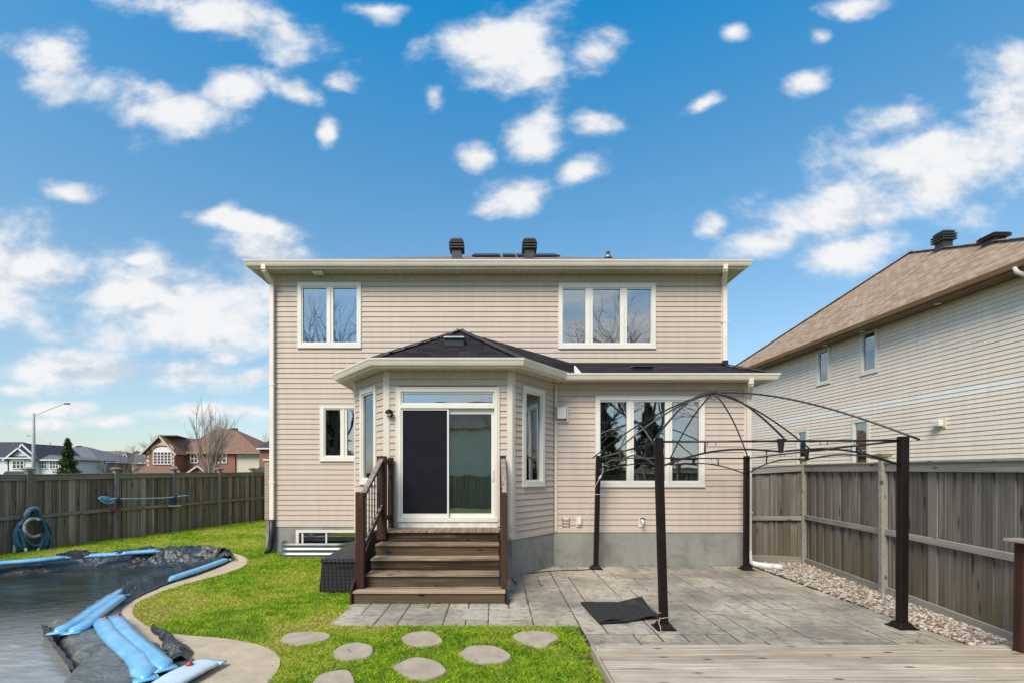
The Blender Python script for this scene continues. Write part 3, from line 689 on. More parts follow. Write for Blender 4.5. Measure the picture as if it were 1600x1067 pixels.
# basement window with its galvanised well
b0, b1 = wm.s_at(463), wm.s_at(570); bz0, bz1 = fz(853, YM), fz(827.5, YM)
bw = empty('basement_window', wm.pt((b0+b1)/2, bz0), 0, parent=house)
for nm, a, b, c, d in (('frame', b0, b0+.07, bz0, bz1), ('frame', b1-.07, b1, bz0, bz1), ('frame', b0+.07, b1-.07, bz1-.06, bz1), ('sash_bar', wm.s_at(510)-.02, wm.s_at(510)+.02, bz0, bz1-.06), ('sash_bar', b0+.13, b0+.17, bz0, bz1-.06)):
    wm.box(nm, a, b, c, d, -.01, .03 if nm == 'frame' else .012, M['white'], bw)
wm.box('pane', b0+.07, b1-.07, bz0, bz1-.06, .0, .006, M['glass'], bw); wm.box('room', b0+.07, b1-.07, bz0, bz1-.06, -.003, -.001, M['room'], bw)
def window_well():
    t_ = empty('window_well', (wm.s_at(495), YM, .1), 0, 'low galvanised corrugated window well under the small basement window', 'window well')
    bm = bmesh.new(); xa, xb = wm.s_at(446), wm.s_at(560); zt = .40; rows = 22; seg = 24; rings = []
    for r in range(rows+1):
        z = -.1+(zt+.1)*r/rows; bul = .018*math.sin(r/rows*4.5*2*math.pi)
        ring = []
        for k in range(seg+1):
            t = k/seg; x = xa+(xb-xa)*t; e = min(t, 1-t)*(xb-xa); dep = .55*min(1, math.sqrt(max(0, 1-(1-min(1, e/.28))**2)))
            ring.append(bm.verts.new((x, YM-.012-max(.01, dep)-bul*(dep > .1), z)))
        rings.append(ring)
    for r in range(rows):
        for k in range(seg): bm.faces.new((rings[r][k], rings[r][k+1], rings[r+1][k+1], rings[r+1][k]))
    o = from_bm('corrugated_wall', bm, M['galv'], t_, True)
    sm = o.modifiers.new('solid', 'SOLIDIFY'); sm.thickness = .006
    tube('rolled_rim', [v for v in [(xa+(xb-xa)*k/seg, YM-.012-max(.01, .55*min(1, math.sqrt(max(0, 1-(1-min(1, min(k/seg, 1-k/seg)*(xb-xa)/.28))**2)))), zt) for k in range(seg+1)]], .012, M['galv'], t_, 6)
    box('gravel_bottom', xa+.05, xb-.05, YM-.4, YM-.02, -.1, .12, M['soil'], t_)
window_well()

# patio door with transom
def patio_door():
    d = empty('patio_door', wb.pt(-.9, .99), 0, parent=house); d['label'] = 'white sliding patio door with a dark insect screen and a transom light'
    S = wb.s_at; Zp = lambda v: fz(v, YB); s0, s1 = S(622), S(777)
    bm = bmesh.new()
    def bx(a, b, c, e, o0, o1): bm_hexa(bm, [wb.pt(a,c,o1), wb.pt(b,c,o1), wb.pt(b,c,o0), wb.pt(a,c,o0), wb.pt(a,e,o1), wb.pt(b,e,o1), wb.pt(b,e,o0), wb.pt(a,e,o0)])
    zt, zm, zb = Zp(608), Zp(633.5), Zp(812)
    bx(s0, s0+.055, zb, zt, -.1, .035); bx(s1-.055, s1, zb, zt, -.1, .035); bx(s0+.055, s1-.055, zt-.045, zt, -.1, .035)
    bx(s0+.055, s1-.055, zm-.05, zm+.02, -.1, .04); bx(s0-.01, s1+.01, zb-.03, zb+.045, -.1, .05); from_bm('frame', bm, M['white'], d)
    tr = empty('transom', wb.pt((s0+s1)/2, zm), 0, parent=d)
    bm = bmesh.new(); a, b, c, e = s0+.057, s1-.057, zm+.022, zt-.047
    bx(a, a+.03, c, e, -.08, .01); bx(b-.03, b, c, e, -.08, .01); bx(a+.03, b-.03, e-.03, e, -.08, .01); bx(a+.03, b-.03, c, c+.03, -.08, .01)
    from_bm('transom_frame', bm, M['white'], d); wb.box('transom_pane', a+.028, b-.028, c+.028, e-.028, -.04, -.032, M['glass'], d); bpy.data.objects.remove(tr)
    mid = S(699); c, e = zb+.047, zm-.052
    # fixed glass panel on the right, screen panel on the left
    def panel(a, b, o, wd_, top):
        nonlocal bm
        bm = bmesh.new(); bx(a, a+wd_, c, e, o-.035, o); bx(b-wd_, b, c, e, o-.035, o); bx(a+wd_, b-wd_, e-top, e, o-.035, o); bx(a+wd_, b-wd_, c, c+.075, o-.035, o); return bm
    from_bm('sliding_panel', panel(mid-.03, s1-.057, -.03, .055, .10), M['white'], d)
    wb.box('pane', mid+.02, s1-.108, c+.07, e-.095, -.052, -.044, M['glass'], d)
    from_bm('screen_frame', panel(s0+.057, mid+.03, .018, .032, .035), M['white'], d)
    wb.box('insect_screen', s0+.085, mid+.002, c+.07, e-.03, -.004, .002, M['screen'], d)
    wb.box('handle', s1-.095, s1-.07, 1.85, 2.05, -.03, .0, M['white_dirty'], d)
    # pleated sheer inside and the dim room
    bm = bmesh.new(); prev = None
    for k in range(61):
        x = mid+(s1-.06-mid)*k/60; o = -.22+.018*math.sin(k*1.3)
        cur = (bm.verts.new(wb.pt(x, c, o)), bm.verts.new(wb.pt(x, e, o)))
        if prev: bm.faces.new((prev[0], cur[0], cur[1], prev[1]))
        prev = cur
    from_bm('sheer_curtain', bm, M['sheer'], d, True)
    bm = bmesh.new(); q = [bm.verts.new(wb.pt(*p)) for p in ((s0+.02,zb,-.11),(s1-.02,zb,-.11),(s1-.02,zt,-.11),(s0+.02,zt,-.11))]; r = [bm.verts.new(wb.pt(*p)) for p in ((s0+.02,zb,-.9),(s1-.02,zb,-.9),(s1-.02,zt,-.9),(s0+.02,zt,-.9))]
    bm.faces.new(r); [bm.faces.new((q[i], q[(i+1)%4], r[(i+1)%4], r[i])) for i in range(4)]; from_bm('room', bm, M['room'], d)
    wb.box('sill_flashing', s0+.0, s1-.0, .965, zb-.032, -.05, .028, M['white_dirty'], d)
    bm = bmesh.new(); bx(s0-.045, s0-.002, .98, zt+.045, -.01, .03); bx(s1+.002, s1+.045, .98, zt+.045, -.01, .03); bx(s0-.002, s1+.002, zt+.002, zt+.045, -.01, .03); from_bm('casing', bm, M['trim'], d)
patio_door()

# eaves: soffit, fascia and gutter along a plan polyline
def gutter_run(pts, z, parent, mat='gutter', g=.12, name='gutter', top=.0):
    """K-style gutter following a plan polyline (its outer lip line offset outward is computed by mitring)"""
    prof = [(0, -.125), (.07, -.125), (.085, -.095), (.10, -.055), (.115, -.03), (.12, .0), (.112, .0), (.10, -.018), (.004, -.02)]
    n = len(pts); dirs = []
    for i in range(n-1): d = (Vector(pts[i+1])-Vector(pts[i])).normalized(); dirs.append(d)
    bm = bmesh.new(); rings = []
    for i in range(n):
        if i == 0: m = Vector((dirs[0].y, -dirs[0].x))
        elif i == n-1: m = Vector((dirs[-1].y, -dirs[-1].x))
        else:
            a = Vector((dirs[i-1].y, -dirs[i-1].x)); b = Vector((dirs[i].y, -dirs[i].x)); m = (a+b)/(1+a.dot(b))
        rings.append([bm.verts.new((pts[i][0]+m.x*o, pts[i][1]+m.y*o, z+h)) for o, h in prof])
    k = len(prof)
    for i in range(n-1):
        for j in range(k): bm.faces.new((rings[i][j], rings[i][(j+1)%k], rings[i+1][(j+1)%k], rings[i+1][j]))
    bm.faces.new(rings[0][::-1]); bm.faces.new(rings[-1]); return from_bm(name, bm, M[mat], parent)
OV = .30
roof = empty('main_roof', (0, 15, ZE), 0, parent=house)
ex0, ex1, ey0, ey1 = XL-OV, XR+OV, YM-OV-.04, 21.3
box('soffit', ex0, ex1, ey0, YM+.4, ZE, ZE+.012, M['soffit'], roof); box('soffit', ex0, XL+.3, YM+.4, ey1, ZE, ZE+.012, M['soffit'], roof); box('soffit', XR-.3, ex1, YM+.4, ey1, ZE, ZE+.012, M['soffit'], roof)
box('fascia', ex0, ex1, ey0-.014, ey0, ZE-.012, ZE+.14, M['gutter'], roof); box('fascia', ex0-.014, ex0, ey0-.014, ey1, ZE-.012, ZE+.14, M['gutter'], roof); box('fascia', ex1, ex1+.014, ey0-.014, ey1, ZE-.012, ZE+.14, M['gutter'], roof)
gutter_run([(ex0-.014, ey1), (ex0-.014, ey0-.014), (ex1+.014, ey0-.014), (ex1+.014, ey1)], ZE+.155, roof)
pz, pitch = ZE+.15, .487; e0, e1, f0, f1 = ex0-.05, ex1+.05, ey0-.05, ey1+.05; half = (f1-f0)/2; rz = pz+pitch*half; ym = (f0+f1)/2
A_, B_, C_, D_ = (e0,f0,pz), (e1,f0,pz), (e1,f1,pz), (e0,f1,pz); r0, r1 = ((e0+e1)/2-.35, ym, rz), ((e0+e1)/2+.35, ym, rz)
for q in ((A_, B_, r1, r0), (B_, C_, r1), (C_, D_, r0, r1), (D_, A_, r0)): roof_face('roof_slope', q, .03, M['shingle_brown'], roof)
def on_roof(u, d): y = f0+d; return Vector((fx(u, y), y, pz+pitch*d))
def roof_vent(name, base, w, h, parent=None, cap=True):
    v = empty(name, base, 0)
    x, y, z = base; nw = w*.66/2; c = w/2
    box('neck', x-nw, x+nw, y-nw, y+nw, z-.25, z+h*.55, M['vent'], v)
    for k in range(4):
        zz = z+h*.42+k*h*.145; s = c*(1.0-.05*k*(k == 3)); box('louvre', x-s, x+s, y-s, y+s, zz, zz+h*.085, M['vent'], v, .008)
        box('spacer', x-nw*1.05, x+nw*1.05, y-nw*1.05, y+nw*1.05, zz+h*.085, zz+h*.145, M['vent'], v)
    return v
for u, l in ((714, 'dark louvred roof vent on the main roof, the left of two'), (827, 'dark louvred roof vent on the main roof, the right of two')):
    b = on_roof(u, 1.7); tag(roof_vent('roof_vent', b, .385, fz(376, b.y)-b.z), l, 'roof vent', 'tall vents on the main roof')
def solar():
    for u0, u1 in ((741, 781), (785, 803), (806, 866)):
        a, b = on_roof(u0, 4.55), on_roof(u1, 4.55); nrm = Vector((0, -pitch, 1)).normalized(); up = Vector((0, 1, pitch)).normalized()
        q = [a-up*1.6+nrm*.05, b-up*1.6+nrm*.05, b+nrm*.075, a+nrm*.075]; sheet('solar_panel', q, .03, M['solar'], roof)
solar()
b = on_roof(950, 2.2); pv = empty('plumbing_vent', b, 0, 'short dark plumbing pipe poking from the roof near its right end', 'vent pipe')
tube('pipe', [b-Vector((0,0,.1)), b+Vector((0,0,.17))], .05, M['vent'], pv, 10); lathe('boot', [(.12, -.02), (.10, .05), (.06, .08)], b, M['galv'], pv, 12)
# downspouts of the main eave
def downspout(name, pts, w, d_, mat, label, tail=None):
    o = empty(name, pts[-1], 0, label, 'downspout', 'downspouts on the beige house')
    bm = bmesh.new()
    for a, b in zip(pts, pts[1:]): bm_beam(bm, a, b, w, d_, .008, Vector((0, 1, .001)) if abs(Vector(b).y-Vector(a).y) < .02 else Vector((0, 0, 1)))
    from_bm('spout', bm, M[mat], o)
    for z in (pts[-1][2]+.9, pts[-1][2]+3.2):
        if z < pts[-2][2]: box('strap', pts[-1][0]-w/2-.015, pts[-1][0]+w/2+.015, pts[-1][1]-d_/2-.006, pts[-1][1]+d_/2+.02, z, z+.03, M[mat], o)
    return o
gy = ey0-.07
xd = XL+.05
o = downspout('downspout', [(fx(412, gy), gy, ZE+.06), (fx(412, gy), gy, ZE-.06), (xd, YM-.075, fz(446, YM)), (xd, YM-.075, .86)], .10, .07, 'gutter', 'full-height cream downspout at the left corner of the beige house')
bm = bmesh.new(); bm_tube(bm, [(xd, YM-.075, .90), (xd, YM-.08, .5), (xd-.03, YM-.11, .22), (xd-.09, YM-.17, .10)], [.062+.004*(k%2) for k in range(4)], 12); from_bm('black_extension', bm, M['black'], o, True)
xd2 = XR-.02
o = downspout('downspout', [(fx(1132, gy)+.02, gy, ZE+.06), (fx(1132, gy)+.02, gy, ZE-.06), (xd2, YM-.075, fz(446, YM)), (xd2, YM-.075, 4.62)], .10, .07, 'gutter', 'short cream downspout beside the upper right windows')
box('black_elbow', xd2-.06, xd2+.06, YM-.13, YM-.03, 4.52, 4.63, M['black'], o, .01)
fl = empty('soffit_light', (fx(497, 10.95), 10.95, ZE-.03), 0, 'small white square light under the left soffit', 'light'); c = Vector((fx(497, 10.95), 10.95, ZE))
box('housing', c.x-.12, c.x+.12, c.y-.08, c.y+.08, ZE-.06, ZE-.002, M['gutter'], fl, .012); box('lens', c.x-.10, c.x+.10, c.y-.06, c.y+.06, ZE-.07, ZE-.06, M['white'], fl)

# bay roof and extension roof with their eaves
lower = empty('lower_roof', (0, 10, ZB), 0, parent=house)
def offs(poly, o):
    out = []; n = len(poly)
    for i in range(n):
        p = Vector(poly[i])
        if i == 0: d = (Vector(poly[1])-p).normalized(); m = Vector((d.y, -d.x))
        elif i == n-1: d = (p-Vector(poly[i-1])).normalized(); m = Vector((d.y, -d.x))
        else:
            a = (p-Vector(poly[i-1])).normalized(); b = (Vector(poly[i+1])-p).normalized(); a = Vector((a.y, -a.x)); b = Vector((b.y, -b.x)); m = (a+b)/(1+a.dot(b))
        out.append((p.x+m.x*o, p.y+m.y*o))
    return out
bayline = [(-3.0, YM), (-3.0, 10.02), (-2.09, YB), (.30, YB), (1.245, YE)]
be = offs(bayline, OV); 
# the right leg of the bay eave runs on until it meets the extension eave
def meet(p, q, y): t = (y-p[1])/(q[1]-p[1]); return (p[0]+(q[0]-p[0])*t, y)
ye = YE-OV; be[-1] = meet(be[-2], be[-1], ye)
ee = [be[-1], (XR+OV, ye), (XR+OV, YM+.3)]
full = be+ee[1:]
bm = bmesh.new()   # soffit ring between walls and eave line
inn = [(-3.0,YM),(-3.0,10.02),(-2.09,YB),(.30,YB),(1.245,YE)]
def quad(bm, pts, z): bm.faces.new([bm.verts.new((p[0], p[1], z)) for p in pts])
inn2 = offs(bayline, -.05)
for i in range(3): quad(bm, (inn2[i], be[i], be[i+1], inn2[i+1]), ZB)
quad(bm, (inn2[3], be[3], be[4], (1.3, YE+.03)), ZB)
quad(bm, ((1.3, YE+.03), be[4], (XR+OV, ye), (XR+OV, YE+.03)), ZB); quad(bm, ((XR-.02, YE+.03), (XR+OV, YE+.03), (XR+OV, YM+.3), (XR-.02, YM+.3)), ZB)
from_bm('soffit', bm, M['soffit'], lower)
bm = bmesh.new()
for a, b in zip(full, full[1:]):
    d = (Vector(b)-Vector(a)).normalized(); nrm = Vector((d.y, -d.x))*.014
    bm_hexa(bm, [(a[0]+nrm.x,a[1]+nrm.y,ZB-.014), (b[0]+nrm.x,b[1]+nrm.y,ZB-.014), (b[0],b[1],ZB-.014), (a[0],a[1],ZB-.014), (a[0]+nrm.x,a[1]+nrm.y,ZB+.12), (b[0]+nrm.x,b[1]+nrm.y,ZB+.12), (b[0],b[1],ZB+.12), (a[0],a[1],ZB+.12)])
from_bm('fascia', bm, M['gutter'], lower)
gutter_run(offs(be, .0145), ZB+.145, lower); gutter_run(offs(ee, .0145), ZB+.125, lower)
ez = ZB+.14; apex = Vector((fx(719, YM-.05), YM-.02, fz(517, YM-.02))); bo = offs(be, .05)
q = [Vector((p[0], p[1], ez)) for p in bo]
roof_face('roof_slope', (q[1], q[2], apex), .03, M['shingle'], lower); roof_face('roof_slope', (q[2], q[3], apex), .03, M['shingle'], lower)
ext_r = Vector((fx(1133, YM), YM-.02, fz(571, YM))); 
e_l, e_r = Vector((bo[4][0]-.1, ye-.05, ez-.02)), Vector((XR+OV+.05, ye-.05, ez-.02))
roof_face('roof_slope', (q[3], q[4], Vector((q[4].x+.55, YM-.02, ext_r.z)), apex), .03, M['shingle'], lower)
roof_face('roof_slope', (q[0], q[1], apex), .03, M['shingle'], lower)
roof_face('roof_slope', (e_l, e_r, ext_r, Vector((-.6, YM-.02, ext_r.z)), ), .03, M['shingle'], lower)
roof_face('roof_slope', (e_r, Vector((XR+OV+.05, YM+.3, ez-.02)), Vector((ext_r.x, YM+.3, ext_r.z)), ext_r), .03, M['shingle'], lower)
for a, b in ((q[2], apex), (q[3], apex), (e_r, ext_r)):
    bm = bmesh.new(); n = 14; d = (b-a)/n; up = Vector((0,0,1))
    for k in range(n): bm_beam(bm, a+d*k+up*(.018+.004*(k%2)), a+d*(k+1.05)+up*(.024+.004*(k%2)), .20, .012)
    from_bm('hip_cap', bm, M['cap_dark'], lower)
wm.box('wall_flashing', -2.9, XR-.05, ext_r.z-.01, ext_r.z+.05, .0, .03, M['black'], lower)
kf = empty('kickout_flashing', P(902, 584, ye), 0, 'small upright white flashing where the bay roof meets the lower roof', 'flashing')
mesh('plate', [P(897,571,ye+.05), P(899,571,ye+.05), P(908,582,ye-.05), P(907,585,ye-.05), P(898,583,ye+.05)]+[p+Vector((.004,.06,0)) for p in (P(897,571,ye+.05), P(899,571,ye+.05), P(908,582,ye-.05), P(907,585,ye-.05), P(898,583,ye+.05))], [(0,1,2,3,4),(9,8,7,6,5),(0,5,6,1),(1,6,7,2),(2,7,8,3),(3,8,9,4),(4,9,5,0)], M['white'], kf)
def box_vent(u0, u1, v0, v1, Y, label, lid):
    c = P((u0+u1)/2, v1, Y); w = fx(u1, Y)-fx(u0, Y); h = fz(v0, Y)-fz(v1, Y)
    o = empty('box_vent', c, 0, label, 'roof vent'); box('body', c.x-w*.47, c.x+w*.47, c.y-.02, c.y+.38, c.z-.05, c.z+h*.55, M['black'], o, .01)
    hexa('lid', [(c.x-w/2,c.y-.07,c.z+h*.5),(c.x+w/2,c.y-.07,c.z+h*.5),(c.x+w/2,c.y+.42,c.z+h*.95),(c.x-w/2,c.y+.42,c.z+h*.95),(c.x-w/2+.02,c.y-.05,c.z+h*.66),(c.x+w/2-.02,c.y-.05,c.z+h*.66),(c.x+w/2-.02,c.y+.42,c.z+h*1.1),(c.x-w/2+.02,c.y+.42,c.z+h*1.1)], lid, o)
box_vent(693, 726, 521, 537, 9.6, 'low dark box vent with a pale lid near the top of the bay roof', M['galv']); box_vent(989, 1021, 569, 578, 10.35, 'low dark box vent on the roof above the triple ground-floor window', M['vent'])
o = downspout('downspout', [(fx(1173, ye-.06), ye-.07, ZB+.03), (fx(1173, ye-.06), ye-.07, ZB-.10), (XR-.03, YE-.07, fz(622, YE)), (XR-.03, YE-.07, .24)], .095, .07, 'trim', 'cream downspout at the corner behind the gazebo')
tube('outlet_pipe', [(XR-.03, YE-.07, .34), (XR-.02, YE-.075, .12), (XR+.06, YE-.12, .065), (XR+.22, YE-.26, .058), (XR+.45, YE-.42, .055)], [.055,.058,.06,.058,.055], M['pvc'], o, 14)
tube('pipe_collar', [(XR+.30, YE-.32, .057), (XR+.46, YE-.43, .055)], .064, M['pvc'], o, 14)

# brick bump-out at the far left corner
bo_ = empty('brick_bump_out', (-5.7, 12.2, .1), 0, parent=house); box('brick_wall', fx(413.5, 12), XL+.02, 12.0, 13.6, .80, fz(719, 12), M['brick_buff'], bo_); box('footing', fx(414.5, 12), XL+.02, 12.02, 13.58, -.2, .80, M['foundation'], bo_); box('cap', fx(413, 12)-.02, XL+.02, 11.97, 13.63, fz(719, 12), fz(719, 12)+.04, M['trim'], bo_)
# things on the wall
def exhaust(): 
    o = empty('exhaust_hood', we_.pt(fx(878, YE), 3.1), 0, 'square cream exhaust hood with a white lid beside the bay', 'vent hood'); a, b = fx(867.5, YE), fx(888, YE)
    we_.box('mounting_block', a, b, fz(660, YE), fz(634.5, YE), .0, .045, M['trim'], o, .01); we_.box('lid', fx(868.5, YE)+.01, fx(884, YE), fz(655, YE), fz(637, YE), .05, .12, M['white'], o, .015); we_.box('shadow_gap', fx(868.5, YE)+.005, fx(884.8, YE), fz(656.3, YE), fz(636.5, YE), .045, .052, M['black'], o)
exhaust()
def grille():
    a, b, c, d = fx(878.5, YE), fx(889.5, YE), fz(822, YE), fz(807.5, YE); o = empty('vent_grille', we_.pt((a+b)/2, c), 0, 'small square louvred grille low on the wall right of the bay', 'grille')
    we_.box('plate', a, b, c, d, .0, .022, M['trim'], o)
    for k in range(5): we_.box('slat', a+.015, b-.015, c+.018+k*.034, c+.030+k*.034, .022, .035, M['gap'] if k%2 else M['trim'], o)
    for s in ((a, a+.012), (b-.012, b)): we_.box('rim', s[0], s[1], c, d, .022, .038, M['gap'], o)
grille()
a = fx(900.5, YE); ob = empty('outlet_box', we_.pt(a+.06, .85), 0, 'small cream outdoor outlet box beside the louvred grille', 'outlet'); we_.box('back_box', a, a+.11, fz(823, YE), fz(806.5, YE), .0, .03, M['trim'], ob, .008); we_.box('cover', a+.01, a+.10, fz(819, YE), fz(808, YE), .03, .075, M['white'], ob, .012)
a = fx(1001.5, YE); ht = empty('hose_tap', we_.pt(a, .85), 0, 'white garden tap on the wall under the triple window', 'tap'); zt = fz(812, YE)
we_.box('plate', a-.055, a+.055, fz(823, YE), fz(808, YE), .0, .025, M['white'], ht, .01); tube('spout', [we_.pt(a, zt, .02), we_.pt(a, zt, .10), we_.pt(a, zt-.03, .13), we_.pt(a, zt-.09, .135)], [.028,.03,.026,.022], M['pvc'], ht, 10)
tube('handle', [we_.pt(a-.06, zt+.03, .09), we_.pt(a, zt+.05, .085), we_.pt(a+.06, zt+.03, .09)], [.012,.016,.012], M['black'], ht, 8)
wl_ = empty('wall_lamp', wb.pt(fx(609, YB), 3.05), 0, 'small dark brown dome lamp on the bay left of the patio door', 'lamp'); c = wb.pt(fx(609.5, YB), fz(646, YB))
wb.box('back_plate', c.x-.05, c.x+.05, c.z-.06, c.z+.06, .0, .03, M['brown_metal'], wl_, .01); bm = bmesh.new(); bmesh.ops.create_uvsphere(bm, u_segments=14, v_segments=10, radius=.075)
bmesh.ops.delete(bm, geom=[v for v in bm.verts if v.co.z < -.015], context='VERTS'); bmesh.ops.translate(bm, verts=bm.verts, vec=(c.x, c.y-.085, c.z+.0)); hd = from_bm('shade', bm, M['brown_metal'], wl_, True); sm_ = hd.modifiers.new('s', 'SOLIDIFY'); sm_.thickness = .006
tube('arm', [wb.pt(c.x-.01, c.z+.01, .02), wb.pt(c.x-.01, c.z+.02, .085)], .02, M['brown_metal'], wl_, 8); bm = bmesh.new(); bmesh.ops.create_uvsphere(bm, u_segments=10, v_segments=8, radius=.04); bmesh.ops.translate(bm, verts=bm.verts, vec=(c.x, c.y-.085, c.z-.015)); from_bm('bulb', bm, M['white'], wl_, True)

# ---------------------------------------------------------------- steps up to the patio door
def stairs():
    st = empty('steps', (-1.0, 7.1, 0), 0, 'weathered brown wooden steps with a railing leading up to the patio door', 'steps'); r = .193; Y0 = 7.12
    for k in range(1, 5):
        xa, xb = (SX0-.0, SX1) if k == 1 else (-2.06, .055); y = Y0+.30*(k-1); z = r*k
        box('riser', xa+.01, xb-.01, y+.028, y+.06, z-r+(.0 if k == 1 else .002), z-.04, M['riser'], st, .003)
        bk = .155
        box('tread', xa, xb, y, y+bk-.004, z-.038, z, M['stair_top'], st, .006); box('tread', xa, xb, y+bk+.004, y+.33, z-.038, z-.001, M['stair_top'], st, .006)
    y = Y0+1.2; z = 5*r; box('riser', -2.05, .045, y+.03, y+.06, 4*r+.002, z-.036, M['riser'], st, .003)
    n = 15; w = (2.13)/n
    for k in range(n): box('platform_board', -2.07+k*w+.003, -2.07+(k+1)*w-.003, y-.005+random.uniform(-.004, .004), YB-.03, z-.035, z+random.uniform(-.001, .001), M['stair_plat'], st, .004)
    for xa, xb in ((SX0-.035, SX0-.003), (SX1+.003, SX1+.035)):   # stringers, stepped skirt as a sloping board
        pts = [(Y0-.01, 0), (Y0-.01, .235), (Y0+.10, .30), (y+.0, 5*r-.02), (YB-.03, 5*r-.02), (YB-.03, 5*r-.28), (y+.05, 5*r-.33), (Y0+.55, 0)]
        bm = bmesh.new(); A = [bm.verts.new((xa, p[0], p[1])) for p in pts]; B = [bm.verts.new((xb, p[0], p[1])) for p in pts]; bm.faces.new(A[::-1]); bm.faces.new(B)
        for i in range(len(pts)): bm.faces.new((A[i], A[(i+1)%len(pts)], B[(i+1)%len(pts)], B[i]))
        from_bm('stringer', bm, M['stain'], st)
    box('inner_skirt', -2.02, .02, Y0+.6, YB-.05, 0, .15, M['riser'], st)
    def newel(xa, xb, ya, z0, z1): return box('newel_post', xa, xb, ya, ya+.105, z0, z1, M['stain'], st, .008)
    newel(fx(555, 7.28), fx(568.5, 7.28), 7.28, r, fz(769, 7.28)); newel(fx(588.5, 8.27), fx(603, 8.27), 8.27, z-.15, fz(712, 8.27)); newel(fx(606, 8.72), fx(613.5, 8.72), 8.72, z, fz(714, 8.72))
    newel(fx(783, 7.28), fx(792.5, 7.28), 7.28, r, fz(769, 7.28)); newel(fx(781.5, 8.27), fx(790.5, 8.27), 8.27, z-.15, fz(711.5, 8.27)); newel(.085, .175, 8.72, z, fz(714, 8.72))
    for s, xl in ((-1, fx(562, 7.33)), (1, fx(788, 7.33))):
        xu = fx(597, 8.32) if s < 0 else fx(786, 8.32)
        a, b = Vector((xl+.01, 7.39, fz(769, 7.28)-.075)), Vector((xu, 8.27, fz(717, 8.27)))
        beam('handrail', a, b, .085, .04, M['stain_y'], st, .006); beam('top_rail', a-Vector((0,0,.05)), b-Vector((0,0,.05)), .04, .06, M['stain'], st)
        lo = Vector((0, 0, -.86)); beam('bottom_rail', a+lo, b+lo, .045, .09, M['stain'], st, .004); beam('rail_cap', a+lo+Vector((0,0,.052)), b+lo+Vector((0,0,.052)), .05, .012, M['stain_y'], st)
        for k in range(7):
            t = (k+.6)/7.2; p = a.lerp(b, t); tube('baluster', [p+lo+Vector((0,0,.04)), p-Vector((0,0,.06))], .0105, M['black'], st, 8)
        c, d = Vector((xu, 8.375, b.z-.02)), Vector((fx(609.5, 8.76) if s < 0 else .13, 8.72, b.z-.04))
        beam('handrail', c, d, .06, .09, M['stain'], st, .005); beam('bottom_rail', c-Vector((0,0,1.02)), d-Vector((0,0,1.02)), .05, .09, M['stain'], st, .005)
        for k in range(3): p = c.lerp(d, (k+.7)/3.4); tube('baluster', [p-Vector((0,0,.98)), p-Vector((0,0,.04))], .0105, M['black'], st, 8)
stairs()

